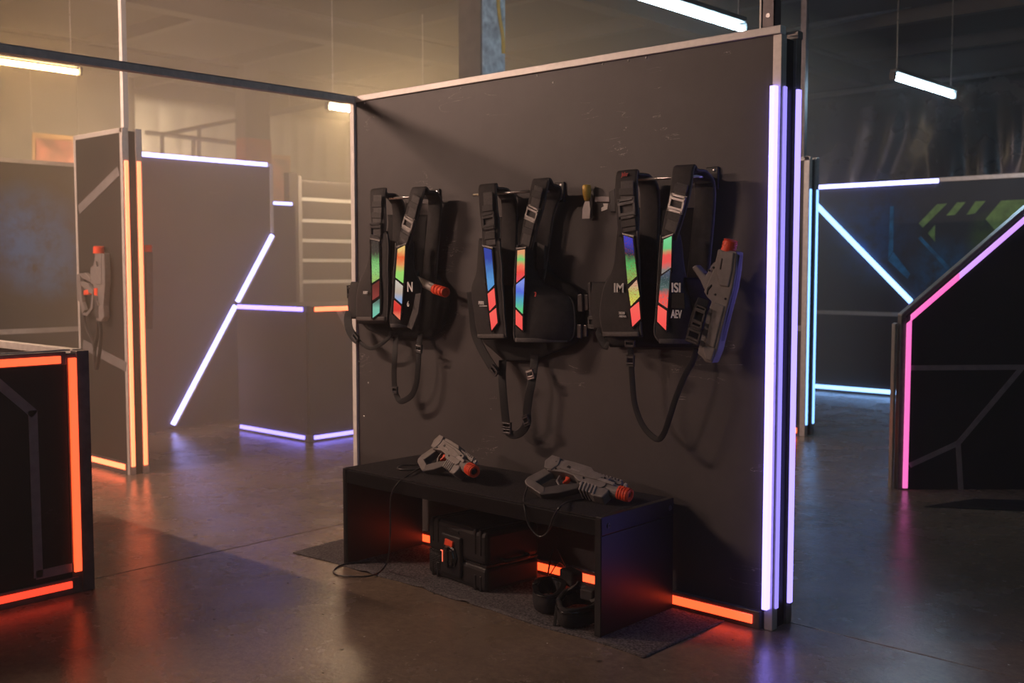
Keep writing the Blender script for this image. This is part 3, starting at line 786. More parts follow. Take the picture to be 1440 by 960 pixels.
def pistol(label, X, Z, t, group=None):
    """chunky toy blaster: barrel along +X, top +Z, closed triangular grip loop"""
    R = thing('toy_blaster', label, 'toy blaster', group=group, matrix=frame_matrix(X, Z, t))
    def P(name, mat, poly, half, parent=R, bevel=.004):
        return MB().prism([(x, -half, z) for x, z in poly], (0, 2*half, 0)).build(name, mat, parent, bevel=bevel, world=False, seg=2)
    body = P('body', 'gun_grey', [(-.008, -.005), (.012, -.022), (.06, -.012), (.09, -.006), (.14, -.008), (.17, -.024), (.285, -.024), (.30, -.010), (.30, .036), (.20, .046), (.012, .046), (-.012, .024)], .033, R, .003)
    P('top_cover', 'gun_grey', [(.0, .040), (.018, .056), (.10, .062), (.19, .062), (.21, .048), (.21, .040)], .026, body, .003)
    P('rear_cap', 'gun_grey', [(-.024, .018), (-.008, .056), (.038, .057), (.048, .02), (.03, -.016), (-.008, -.016)], .038, body, .004)
    P('top_rail', 'gun_grey', [(.20, .034), (.35, .030), (.35, .044), (.20, .052)], .012, body, .002)
    for k in range(8):
        P('rail_tooth', 'gun_grey', [(.215+k*.017, .044), (.224+k*.017, .044), (.224+k*.017, .054), (.215+k*.017, .055)], .012, body, 0)
    for s in (-1, 1):
        def side(name, mat, poly, d0, d1):
            return MB().prism([(x, s*d0, z) for x, z in poly], (0, s*(d1-d0), 0)).build(name, mat, body, bevel=.002, world=False)
        side('side_plate', 'gun_grey', [(.06, .004), (.15, .000), (.25, .004), (.27, .026), (.20, .034), (.07, .036)], .032, .038)
        side('side_inlay', 'gun_pale', [(.112, .012), (.165, .012), (.158, .020), (.118, .022)], .037, .0405)
        side('barrel_plate', 'gun_pale', [(.215, .006), (.335, .004), (.335, .018), (.215, .022)], .032, .037)
        side('port', 'black_plastic', [(.090, .018), (.112, .016), (.108, .028), (.094, .030)], .037, .0388)
        for q in ((.03, .03), (.045, -.002), (.19, -.005), (.28, .026)):
            MB().lathe((q[0], s*.032, q[1]), (0, s, 0), [(0, .0045), (.006, .004), (.006, .0015)], 8).build('screw', 'black_plastic', body, world=False)
    MB().lathe((.27, 0, .0), (1, 0, 0), [(0, .029), (.085, .029), (.088, .026)], 20).build('barrel', 'gun_grey', R, smooth=False, world=False, bevel=.001)
    prof = []
    for k in range(4):
        prof += [(.0+k*.0125, .030), (.008+k*.0125, .030), (.0085+k*.0125, .0265), (.0122+k*.0125, .0265)]
    prof += [(.051, .029), (.056, .026), (.056, .018), (.046, .016)]
    mz = MB().lathe((.355, 0, 0), (1, 0, 0), prof, 24).build('muzzle', 'orange_plastic', R, world=False)
    MB().lathe((.396, 0, 0), (1, 0, 0), [(0, .016), (.006, .015), (.010, .006)], 14).build('lens', 'black_gloss', mz, world=False)
    P('front_sight', 'gun_pale', [(.335, .036), (.375, .030), (.372, .048), (.360, .050), (.356, .040), (.346, .052), (.338, .050)], .006, R, .001)
    P('foregrip', 'gun_grey', [(.175, -.020), (.32, -.016), (.325, -.030), (.314, -.064), (.268, -.068), (.19, -.048)], .029, R, .006)
    for k in range(5):
        P('grip_rib', 'gun_pale', [(.188+k*.017, -.018), (.197+k*.017, -.018), (.204+k*.017, -.066+.001*k), (.195+k*.017, -.062)], .034, R, .002)
    # grip loop made of three bars
    P('grip', 'gun_mid', [(.030, -.018), (-.014, -.008), (-.064, -.076), (-.068, -.098), (-.030, -.106), (-.010, -.080)], .021, R, .005)
    P('grip_base', 'gun_mid', [(-.068, -.098), (-.030, -.082), (.042, -.100), (.056, -.122), (.040, -.138), (-.05, -.116)], .023, R, .005)
    P('knuckle_guard', 'gun_dark', [(.034, -.100), (.112, -.054), (.165, -.032), (.19, -.022), (.184, -.054), (.122, -.100), (.046, -.138), (.034, -.130)], .021, R, .005)
    P('trigger_guard', 'gun_grey', [(.060, -.014), (.068, -.012), (.070, -.040), (.090, -.056), (.125, -.056), (.124, -.064), (.088, -.064), (.062, -.046)], .009, R, .002)
    P('trigger', 'orange_plastic', [(.092, -.008), (.118, -.010), (.116, -.026), (.104, -.046), (.094, -.044), (.100, -.028)], .012, R, .005)
    return R

PA = dict(X=(.980, .120, -.157), Z=(.017, .741, .672), t=(-.892, -.342, .599))
PB = dict(X=(.934, -.337, -.119), Z=(.299, .553, .777), t=(-1.648, -.294, .604))
ga = pistol('grey toy blaster with ribbed foregrip lying on the right half of the bench', **PA)
gb = pistol('grey toy blaster pointing forward on the left half of the bench', **PB)
def to_world(P, p):
    m = frame_matrix(P['X'], P['Z'], P['t']); v = m @ Vector(p); return np.array(v)
def cable(root, P, pts, r_=.0042, n=90):
    inv = frame_matrix(P['X'], P['Z'], P['t']).inverted()
    q = [inv @ Vector(p) for p in catmull(pts, n)]
    MB().tube([np.array(v) for v in q], r_, 8).build('cable', 'cable', root, smooth=True, world=False)
yf = -.560
cable(ga, PA, [to_world(PA, (-.055, 0, -.095)), PY(737, 700, -.50)+np.array([0, 0, 0]), PY(738, 715, yf), PY(744, 738, yf), PY(758, 754, yf), PY(770, 748, yf), PY(778, 727, yf), PY(788, 712, yf), PZ(800, 705, .497), PZ(822, 701, .497), PZ(845, 700.5, .497)])
kb = to_world(PB, (-.05, 0, -.09))
cable(gb, PB, [kb, PZ(605, 652, .50), PZ(585, 660, .497), PZ(560, 659, .497), PZ(566, 654, .497), PZ(590, 653, .499), PZ(603, 650, .512), PZ(592, 657, .503), PZ(577, 666, .500), PY(560, 679, yf), PY(551, 694, yf), PY(549, 715, yf), PY(549, 755, yf), PY(546, 784, yf), PZ(538, 800, .012), PZ(522, 809, .012), PZ(496, 810.5, .012), PZ(474, 808, .005), PZ(469, 802, .005), PZ(478, 795, .005), PZ(497, 790.5, .011), PZ(520, 789.5, .011)], n=150)

def traced_gun(label, y, th, parts, muzzle, matmap={}, strap=None, group=None, flip=1):
    """long blaster hung flat on a wall facing -y: parts = (name, polygon in the picture, half thickness, material)"""
    root_p = PY(*parts[0][1][0], y)
    R = thing('toy_blaster', label, 'toy blaster', tuple(root_p), group)
    body = None
    for nm, poly, half, mat, lvl in parts:
        pts = [PY(*p, y-half) for p in poly]
        par = R if lvl == 0 or body is None else body
        o = MB().prism(pts, (0, 2*half, 0)).build(nm, mat, R if lvl == 0 else par, bevel=min(.006, half*.3))
        if body is None: body = o
    (ax, ay), (bx, by), r_ = muzzle
    a, b = PY(ax, ay, y), PY(bx, by, y); L = np.linalg.norm(b-a); prof = []
    for k in range(3):
        prof += [(L*k/3.4, r_), (L*(k+.7)/3.4, r_), (L*(k+.72)/3.4, r_*.88), (L*(k+.98)/3.4, r_*.88)]
    prof += [(L*.93, r_*.97), (L, r_*.85)]
    MB().lathe(a, b-a, prof, 22).build('muzzle', 'orange_plastic', R)
    return R
G3 = traced_gun('long grey toy blaster held muzzle up at the right vest', -.155, .03, [
    ('body', [(1009, 350), (1036, 354), (1034, 380), (1030, 405), (1023, 432), (1014, 468), (1008, 494), (1001, 511), (991, 509), (987, 503), (980, 497), (986, 470), (994, 440), (1000, 424), (994, 418), (989, 410), (997, 392), (1003, 378)], .027, 'gun_grey', 0),
    ('upper_cover', [(1013, 352), (1032, 355), (1029, 382), (1024, 404), (1011, 402), (1007, 385)], .033, 'gun_grey', 1),
    ('side_plate', [(1003, 425), (1019, 430), (1004, 490), (990, 484)], .032, 'gun_grey', 1),
    ('rear_shell', [(986, 486), (1006, 490), (1000, 508), (992, 506)], .034, 'gun_grey', 1),
    ('top_rail', [(1036, 357), (1039.5, 358), (1033, 402), (1024, 440), (1010, 492), (1006, 491), (1019, 436), (1029, 402)], .016, 'gun_dark', 0),
    ('grip', [(972, 376), (978, 372), (992, 387), (999, 374), (1003, 368), (1008, 369), (1005, 384), (999, 402), (990, 408), (984, 394)], .020, 'gun_grey', 0),
    ('port', [(1014, 362), (1017, 362.5), (1014, 380), (1011, 379)], .0345, 'black_plastic', 1),
    ('trigger_slot', [(994, 404), (1000, 399), (1001, 402), (996, 408), (995, 415), (993, 414)], .030, 'black_plastic', 1),
], ((1024, 353), (1028, 337), .030))
for k in range(9):
    t_ = k/9; p = np.array([1037, 359])*(1-t_)+np.array([1030, 410])*t_
    q = PY(p[0], p[1], -.155)
    MB().box(q[0]-.004, q[0]+.010, -.172, -.138, q[2]-.006, q[2]+.006).build('rail_tooth', 'gun_dark', G3)
for p in ((1005.5, 414), (1020, 420), (1003, 376), (997, 380)):
    q = PY(*p, -.183); MB().lathe((q[0], -.180, q[2]), (0, -1, 0), [(0, .005), (.006, .004), (.006, .002)], 8).build('screw', 'black_plastic', G3)
# pocketed blaster behind the left vest: only barrel and muzzle stick out
R = thing('toy_blaster', 'toy blaster with silver barrel and orange muzzle sticking out behind the left vest', 'toy blaster', tuple(PY(590, 396, -.07)))
a, b, c = PY(588, 395, -.06), PY(612, 406.5, -.13), PY(627, 411, -.165)
MB().lathe(a, b-a, [(0, .020), (np.linalg.norm(b-a)*.96, .020), (np.linalg.norm(b-a), .018)], 18).build('barrel', 'gun_silver', R)
MB().bar(a+np.array([0, -.004, .021]), b+np.array([0, -.004, .021]), (0, 0, 1), .010, .008).build('top_rib', 'gun_pale', R)
L = np.linalg.norm(c-b); pr = []
for k in range(3): pr += [(L*k/3.3, .026), (L*(k+.7)/3.3, .026), (L*(k+.72)/3.3, .022), (L*(k+.98)/3.3, .022)]
m_ = MB().lathe(b, c-b, pr+[(L*.95, .026), (L, .023), (L, .015), (L*.9, .014)], 20).build('muzzle', 'orange_plastic', R)
MB().box(a[0]-.20, a[0]-.005, -.075, -.035, a[2]-.02, a[2]+.055).build('body', 'gun_dark', R, bevel=.01)
MB().prism([(a[0]-.19, -.07, a[2]-.02), (a[0]-.13, -.07, a[2]-.02), (a[0]-.16, -.07, a[2]-.14), (a[0]-.21, -.07, a[2]-.13)], (0, .03, 0)).build('grip', 'gun_dark', R, bevel=.006)

yg = -.165
gl_parts = [
    ('body', [(133, 356), (146, 356), (147, 384), (147, 400), (145, 430), (146, 446), (142, 452), (135, 450), (133, 430), (131, 405), (130, 385)], .024, 'gun_grey', 0),
    ('upper_cover', [(134, 357), (142, 357), (142, 400), (134, 400)], .030, 'gun_grey', 1),
    ('fore_ribs', [(132, 416), (137, 416), (138, 448), (133, 446)], .029, 'gun_dark', 1),
    ('stock', [(107, 386), (112, 384), (115, 424), (119, 436), (115, 441), (112, 425), (108, 422)], .016, 'gun_grey', 0),
    ('stock_bar', [(111, 385), (119, 383), (127, 391), (127, 397), (115, 391)], .016, 'gun_grey', 0),
    ('stock_bar', [(113, 395), (124, 399), (127, 405), (131, 408), (130, 414), (122, 410), (114, 402)], .014, 'gun_grey', 0),
    ('guard', [(115, 438), (121, 440), (127, 432), (129, 412), (131, 412), (130, 434), (122, 444), (116, 443)], .010, 'gun_grey', 0),
    ('sling_lug', [(127, 376), (131, 373), (132, 400), (127, 398)], .012, 'gun_grey', 0),
    ('trigger', [(117, 408), (123, 407), (124, 414), (117, 415)], .018, 'orange_plastic', 0),
    ('orange_clip', [(131.5, 405), (136, 405), (136, 416), (131.5, 415)], .031, 'orange_plastic', 0),
]
g1 = traced_gun('grey toy blaster with orange tip hanging on the narrow left partition', yg, .03, gl_parts, ((139, 356), (139, 346), .040))
strap_pts = [PY(138, 452, yg), PY(137, 470, yg), PY(133, 495, yg), PY(135, 520, yg), PY(140, 495, yg), PY(142, 470, yg), PY(141, 452, yg)]
MB().ribbon(catmull(strap_pts, 40), (0, 1, 0), .028, .006).build('sling', 'webbing', g1, smooth=True)
MB().ribbon(catmull([PY(118, 441, yg), PY(122, 462, yg), PY(131, 482, yg), PY(134, 500, yg)], 20), (0, 1, 0), .022, .006).build('sling', 'webbing', g1, smooth=True)
# the same kind hung on the rear face, seen past the rear post
g2 = thing('toy_blaster', 'faint grey toy blaster with orange tip on the far side of narrow left partition', 'toy blaster', (-5.02, .075, 1.2))
q = PX(205, 365, -5.02)
MB().prism([(-5.10, .045, 1.06), (-5.06, .045, 1.04), (-5.045, .045, 1.25), (-5.04, .045, 1.60), (-5.09, .045, 1.60), (-5.11, .045, 1.30)], (0, .055, 0)).build('body', 'gun_grey', g2, bevel=.006)
MB().lathe((-5.065, .072, 1.60), (0, 0, 1), [(0, .032), (.015, .032), (.016, .028), (.024, .028), (.025, .032), (.045, .032), (.05, .027)], 18).build('muzzle', 'orange_plastic', g2)
MB().prism([(-5.11, .05, 1.30), (-5.20, .05, 1.22), (-5.22, .05, 1.40), (-5.19, .05, 1.42), (-5.18, .05, 1.30), (-5.11, .05, 1.36)], (0, .03, 0)).build('stock', 'gun_grey', g2, bevel=.004)
for (x, z) in ((-5.29, 1.50), (-5.29, 1.22)):
    MB().tube([(x, -.12, z), (x, -.20, z), (x, -.205, z+.03)], .006, 8).build('wall_hook', 'steel', g1)
MB().tube([(-5.08, .026, 1.45), (-5.08, .11, 1.45), (-5.08, .112, 1.48)], .006, 8).build('wall_hook', 'steel', g2)

# ------------------------------------------------------------------ vests
def letters(txt, root, px_, py_, y, h, mat, stretch=1.0, skew=0., bold=.0, parent=None):
    c = bpy.data.curves.new('t', 'FONT'); c.body = txt; c.size = 1; c.extrude = .004; c.offset = bold
    t = bpy.data.objects.new('t', c); col.objects.link(t)
    dg = bpy.context.evaluated_depsgraph_get(); me = bpy.data.meshes.new_from_object(t.evaluated_get(dg))
    bpy.data.objects.remove(t)
    v = np.empty(len(me.vertices)*3); me.vertices.foreach_get('co', v); v = v.reshape(-1, 3)
    v[:, 1] -= v[:, 1].min(); v[:, :2] /= max(v[:, 1].max(), 1e-6); v[:, 0] -= v[:, 0].min()
    p = PY(px_, py_, y)   # lower left corner
    o = MB(); off = np.array((parent or root).location)
    W = [(p[0]+a*h*stretch+b*h*skew, y-c_*.3, p[2]+b*h) for a, b, c_ in v]
    o.add(W, [tuple(f.vertices) for f in me.polygons])
    return o.build('lettering', mat, root)

def rows_fn(rows, ya, yb, bow=1.8, wr=.0, seed=0):
    """rows (py, px_left, px_right); left edge at depth ya, right edge at yb; returns fn(u: left-right, v: top-bottom)"""
    L = catmull([PY(l, p, ya) for p, l, r in rows], 40); Rr = catmull([PY(r, p, yb) for p, l, r in rows], 40)
    rr = np.random.default_rng(seed); k1, k2, p1, p2 = rr.uniform(12, 24), rr.uniform(8, 18), rr.uniform(0, 6), rr.uniform(0, 6)
    def fn(u, v):
        i = v*40; j = min(int(i), 39); t = i-j
        a = L[j]*(1-t)+L[j+1]*t; b = Rr[j]*(1-t)+Rr[j+1]*t
        p = a*(1-u)+b*u
        # front bulge: leaves the outer edge steeply, flat towards the opening
        e = 1-(1-u)**bow if ya > yb else 1-u**bow
        p[1] = (ya+(yb-ya)*e) if ya > yb else (yb+(ya-yb)*e)
        p[1] += wr*(math.sin(k1*p[0]*1.3+k2*p[2]+p1)+.6*math.sin(k1*2*p[2]-k2*p[0]+p2))
        return p
    return fn

def buckle(root, c, T, N, w_, h_, mat, bars=(.28, -.25)):
    T, N = unit(T), unit(N); W = np.cross(T, N)
    m = MB(); f = w_*.13
    m.obox(c+W*(w_/2-f/2), T, W, N, h_, f, .010).obox(c-W*(w_/2-f/2), T, W, N, h_, f, .010)
    m.obox(c+T*(h_/2-f/2), T, W, N, f, w_, .010).obox(c-T*(h_/2-f/2), T, W, N, f, w_, .010)
    for b in bars: m.obox(c+T*h_*b+N*.002, T, W, N, h_*.16, w_, .009)
    return m.build('buckle', mat, root, bevel=.0015)

def shoulder(root, path, wd, name='shoulder_strap'):
    """padded strap over the rod: path in 3D, width along x"""
    n = 46; P = catmull(path, n); wl = catmull([np.array([w_, 0, 0]) for w_ in wd], n); wl = [float(q[0]) for q in wl]
    dirs = []
    for i in range(n+1):
        dirs.append((1, 0, 0))
    o = MB().ribbon(P, dirs, wl, .017).build(name, 'nylon', root, smooth=True)
    for s in (-1, 1):
        q = []
        for i in range(n+1):
            t = unit(P[min(i+1, n)]-P[max(i-1, 0)]); W = np.array([1.0, 0, 0]); W = unit(W-t*np.dot(W, t))
            q.append(P[i]+W*s*(wl[i]/2-.003))
        MB().tube(q, .0045, 6).build('piping', 'piping', o, smooth=True)
    return o, P

def front_strap_details(root, pts, y, w_, bl, mat='buckle'):
    """webbing running down the strap with keeper loops and a ladder buckle; pts picture points, bl = index positions (0..1) of (keeper, buckle, keeper)"""
    P = catmull([PY(*p, y) for p in pts], 30)
    wb = MB().ribbon(P, (1, 0, 0), w_, .004).build('webbing', 'webbing_grey', root, smooth=True)
    for k, t in enumerate(bl):
        i = int(t*30); T = unit(P[min(i+1, 30)]-P[max(i-1, 0)]); N = np.array([0, -1.0, 0])
        if k == 1: buckle(root, P[i]+N*.006, T, N, w_*1.28, w_*1.25, mat)
        else:
            W = np.cross(T, N)
            MB().obox(P[i]+N*.004, T, W, N, .030, w_*1.12, .008).build('keeper', 'webbing', root, bevel=.002)
    return wb

def light_bar(root, cells, y, mats, side):
    """slanted strip of lit cells: cells are picture polygons; one dark frame behind them"""
    allp = np.array([p for c in cells for p in c], float)
    top, bot = cells[0], cells[-1]
    g = 2.4
    outline = [(top[0][0]-g, top[0][1]-g*1.6), (top[1][0]+g, top[1][1]-g*1.6)]
    outline += [(c[1][0]+g, c[1][1]) for c in cells[1:]]+[(bot[2][0]+g, bot[2][1]+g*.4), (bot[3][0], bot[3][1]+g*1.5) if side == 'L' else (bot[2][0]+g*.3, bot[2][1]+g*1.5), (bot[3][0]-g, bot[3][1]+g*.3)]
    outline += [(c[0][0]-g, c[0][1]) for c in reversed(cells[1:])]
    o = MB().prism([PY(*p, y) for p in outline], (0, .008, 0)).build('light_bar', 'black_gloss', root, bevel=.0015)
    for c, m_ in zip(cells, mats):
        MB().prism([PY(*p, y-.003) for p in c], (0, .005, 0)).build('light_cell', m_, o, bevel=.001)
    q = outline[:2]; e = MB().prism([PY(*p, y-.004) for p in (q[0], q[1], (q[1][0]-1, q[1][1]+2.2), (q[0][0]+1, q[0][1]+2.2))], (0, .004, 0)).build('end_clip', 'buckle_metal', o)
    return o

def hang_strap(root, pts, y, w_, mat='strap_black', name='hanging_strap', wdir=(1, 0, 0), n=70, y2=None):
    P3 = [PY(p[0], p[1], p[2] if len(p) > 2 else y) for p in pts]
    P = catmull(P3, n); dirs = []
    for i in range(n+1):
        t = unit(P[min(i+1, n)]-P[max(i-1, 0)])
        dirs.append(tuple(np.cross(t, np.array([.35, -.93, .05]))))   # flat side turned away from the wall
    return MB().ribbon(P, dirs, w_, .004).build(name, mat, root, smooth=True)

def rod(label, a, b, y=-.125):
    """steel hanging rod on two small wall plates"""
    p, q = PY(*a, y), PY(*b, -.012); z = p[2]; q[1] = y
    R = thing('hanging_rod', label, 'rod', (q[0], y, z))
    MB().tube([(p[0], y, z), (q[0], y, z)], .0065, 12).build('rod', 'steel', R, smooth=True)
    MB().tube([(q[0]-.004, y, z), (q[0]-.004, -.012, z)], .0065, 10).build('arm', 'steel', R, smooth=True)
    pl = MB().box(q[0]-.030, q[0]+.030, -.012, .0, z-.050, z+.045).build('wall_plate', 'black_plastic', R, bevel=.004)
    for dz in (-.033, .030):
        MB().lathe((q[0]+.012, -.012, z+dz), (0, -1, 0), [(0, .007), (.003, .006), (.004, .002)], 10).build('screw', 'steel', pl)
    MB().tube([(p[0]+.16, y, z), (p[0]+.16, -.0, z)], .005, 8).build('arm', 'steel', R, smooth=True)
    return z

C_ = {
 'blue': cell_mat('cell_blue', [(50, 70, 170), (90, 160, 225)]),
 'bluegreen': cell_mat('cell_bluegreen', [(50, 60, 190), (40, 40, 60), (90, 190, 100), (150, 180, 90)], .8, (150, 60, 40)),
 'yellow': cell_mat('cell_yellow', [(215, 170, 140), (190, 200, 100), (220, 215, 90)], .85, (190, 60, 45)),
 'red': cell_mat('cell_red', [(250, 95, 85), (252, 85, 80)], .95),
 'greenred': cell_mat('cell_greenred', [(120, 220, 150), (110, 205, 130), (245, 85, 80), (245, 85, 80), (140, 130, 125)], .85),
 'slatered': cell_mat('cell_slatered', [(70, 80, 100), (50, 75, 75), (80, 105, 100), (250, 85, 75), (252, 90, 80)], .85, (120, 125, 130)),
 'orangegreenred': cell_mat('cell_ogr', [(230, 160, 110), (110, 210, 120), (250, 120, 90), (245, 75, 65), (240, 80, 90)], .9),
 'violetgreen': cell_mat('cell_violetgreen', [(130, 150, 235), (85, 110, 225), (80, 170, 190), (95, 205, 130)], .9),
 'darkgreen': cell_mat('cell_darkgreen', [(55, 48, 44), (60, 55, 48), (130, 205, 120), (150, 220, 130), (165, 210, 110)], .8, (110, 100, 90)),
 'maroon': cell_mat('cell_maroon', [(120, 45, 40), (150, 60, 55)], .7),
 'teal': cell_mat('cell_teal', [(90, 120, 110), (130, 200, 175), (120, 205, 180)], .8),
 'fire': cell_mat('cell_fire', [(240, 200, 120), (240, 100, 50), (235, 150, 90), (160, 220, 110), (150, 220, 110)], .9),
 'whiteblue': cell_mat('cell_whiteblue', [(215, 205, 190), (200, 180, 160), (150, 180, 225)], .8),
 'redflame': cell_mat('cell_redflame', [(230, 60, 50), (220, 50, 45), (245, 130, 100)], .85),
}

def vest(label, d):
    q = PY(*d['top'], -.1)
    R = thing('laser_tag_vest', label, 'vest', (q[0], -.10, q[2]-.4), 'laser tag vests hanging on the wall')
    zr = d['zrod']
    # back panel near the wall
    fn = rows_fn(d['back'], -.035, -.035, 1.5, .002, 3)
    MB().pad(fn, 16, 22, .020).build('back_panel', 'nylon_inner', R, smooth=True)
    for key, sd in (('left', 1), ('right', 2)):
        rows = d[key]; ya, yb = d[key+'_y']
        fn = rows_fn(rows, ya, yb, 2.2, .0022, d.get('seed', 0)+sd)
        o = MB().pad(fn, 18, 30, .020).build('front_panel', 'nylon', R, smooth=True)
        hem = [fn(u, .955)+np.array([0, -.011, 0]) for u in np.linspace(.04, .96, 20)]
        MB().ribbon(hem, (0, 0, 1), .020, .004).build('hem', 'piping', o, smooth=True)
        edge = [fn(0.985 if key == 'left' else .015, v)+np.array([0, -.006, 0]) for v in np.linspace(.03, .97, 30)]
        MB().tube(edge, .0045, 6).build('piping', 'piping', o, smooth=True)
        edge = [fn(0.02 if key == 'left' else .98, v)+np.array([0, -.004, 0]) for v in np.linspace(.03, .97, 30)]
        MB().tube(edge, .0045, 6).build('piping', 'piping', o, smooth=True)
    for key in ('sl', 'sr'):
        s = d[key]; pts = []
        fr = [PY(p[0], p[1], p[2]) for p in s['front']]
        top = fr[0]; xr = top[0]
        path = [np.array([xr+a_, b_, zr+c_]) for a_, b_, c_ in s['rear']]+[np.array([xr+.004, -.125, zr+.022])]+fr
        wd = [.105, .100, .095, .10]+s['w']
        shoulder(R, path, wd)
        front_strap_details(R, s['web'], s['yw'], s['ww'], s['bl'], s.get('mat', 'buckle'))
    for cells, y, mats, sd in d['bars']:
        light_bar(R, cells, y, mats, sd)
    for rows, ya, yb in d.get('wings', []):
        MB().pad(rows_fn(rows, ya, yb, 1.6, .001, 9), 10, 14, .012).build('side_wing', 'nylon', R, smooth=True)
    for pts, y, w_ in d.get('straps', []):
        hang_strap(R, pts, y, w_)
    for (px_, py_, y, w_, h_, tx, mat) in d.get('buckles', []):
        T = unit(np.array([tx, 0, 1.0])); buckle(R, PY(px_, py_, y), T, np.array([0, -1.0, 0]), w_, h_, mat)
    for (poly, y, th, mat, nm) in d.get('plates', []):
        MB().prism([PY(*p, y) for p in poly], (0, th, 0)).build(nm, mat, R, bevel=min(.004, th*.3))
    for a in d.get('text', []):
        letters(a[0], R, *a[1:])
    return R

z1 = rod('steel rod holding the left vest', (548, 279), (612, 273))
z2 = rod('steel rod holding the middle vest', (666, 274), (786, 263))
z3 = rod('steel rod holding the right vest', (897, 253), (1001, 243))

V3 = dict(top=(920, 240), zrod=z3, seed=30,
  back=[(292, 893, 1000), (305, 890, 998), (330, 884, 992), (365, 872, 990), (400, 850, 1000), (440, 846, 1004), (470, 850, 1000), (488, 858, 992)],
  left=[(318, 870, 897), (345, 868, 899), (365, 866, 900), (385, 860, 901), (400, 852, 901), (420, 847, 902), (440, 845, 902), (460, 847, 903), (474, 850, 905)], left_y=(-.105, -.185),
  right=[(326, 931, 956), (345, 930, 960), (365, 928, 962), (385, 927, 965), (407, 925, 970), (430, 924, 980), (450, 923, 984), (470, 922, 982), (484, 932, 976)], right_y=(-.185, -.110),
  sl=dict(front=[(882, 243, -.155), (881, 275, -.175), (883, 305, -.180), (884, 332, -.180)], w=[.112, .115, .115, .10], rear=[(.03, -.045, -.44), (.045, -.048, -.08), (.028, -.075, .006)],
          web=[(882, 254), (882, 280), (884, 305), (886, 326)], yw=-.192, ww=0.068, bl=(.22, .52, .80)),
  sr=dict(front=[(962, 236, -.155), (957, 270, -.175), (949, 303, -.180), (941, 335, -.180)], w=[.105, .098, .090, .078], rear=[(.0, -.045, -.44), (.035, -.048, -.08), (.025, -.075, .006)], mat='buckle_metal',
          web=[(960, 258), (954, 282), (949, 303), (942, 326)], yw=-.192, ww=0.057, bl=(.10, .40, .70)),
  bars=[([[(876.7, 331), (889, 335), (895, 388), (882.5, 399)], [(883.3, 406), (895, 393.5), (899, 417), (886.7, 430)], [(886, 434), (898, 424), (900, 448), (889, 459)]], -.202, [C_['bluegreen'], C_['yellow'], C_['red']], 'L'),
        ([[(933, 337), (944, 332), (943, 376), (930, 385)], [(929, 388.5), (942, 379), (938, 433), (926, 425)], [(925, 429), (937, 437), (936, 464), (924, 452)]], -.202, [C_['greenred'], C_['slatered'], C_['red']], 'R')],
  wings=[([(396, 833, 862), (410, 831, 856), (435, 830, 852), (465, 832, 852)], -.05, -.11), ([(390, 962, 985), (410, 966, 1000), (440, 976, 1003), (470, 978, 996), (486, 974, 990)], -.13, -.075)],
  straps=[([(846, 462, -.11), (843, 470, -.12), (850, 484, -.12), (856, 486, -.12)], -.12, .035),
          ([(888, 470, -.12), (886, 482, -.13), (887, 500, -.13), (889, 535, -.13), (893, 570, -.13), (905, 600, -.13), (923, 617, -.13), (933, 610, -.13), (942, 585, -.13), (950, 560, -.13), (962, 530, -.12), (974, 508, -.09), (980, 490, -.06)], -.13, .026),
          ([(990, 420, -.17), (982, 440, -.195), (976, 462, -.195), (972, 482, -.17)], -.18, .050)],
  buckles=[(835, 453, -.075, .062, .058, .0, 'webbing_grey'), (886, 483, -.14, .050, .030, 0, 'buckle'), (886.5, 507, -.14, .040, .05, 0, 'buckle'), (976, 471, -.205, .060, .062, .3, 'buckle'), (983, 445, -.205, .050, .09, .3, 'buckle')],
  plates=[([(826, 398), (830, 396), (834, 462), (829, 463)], -.065, .012, 'buckle', 'side_buckle'), ([(945, 412), (962, 412), (963, 434), (944, 433)], -.197, .005, 'nylon_inner', 'patch')],
  text=[('IM', 863.5, 411, -.198, .040, 'text_white', 1.0, 0, .02), ('2028', 870, 441.5, -.200, .011, 'text_white', 1.1, 0, .02), ('ARENA', 870.5, 446, -.200, .010, 'text_white', .85, 0, .02),
        ('ISI', 944.5, 411, -.198, .040, 'text_white', .95, 0, .02), ('AEV', 943.5, 447, -.202, .034, 'text_white', .62, 0, .02), ('Jailer', 873.5, 250, -.178, .024, 'text_red', .65, .1, .02)],
)
vest('black vest with IM lettering and a blaster at its side, nearest the lit corner', V3)

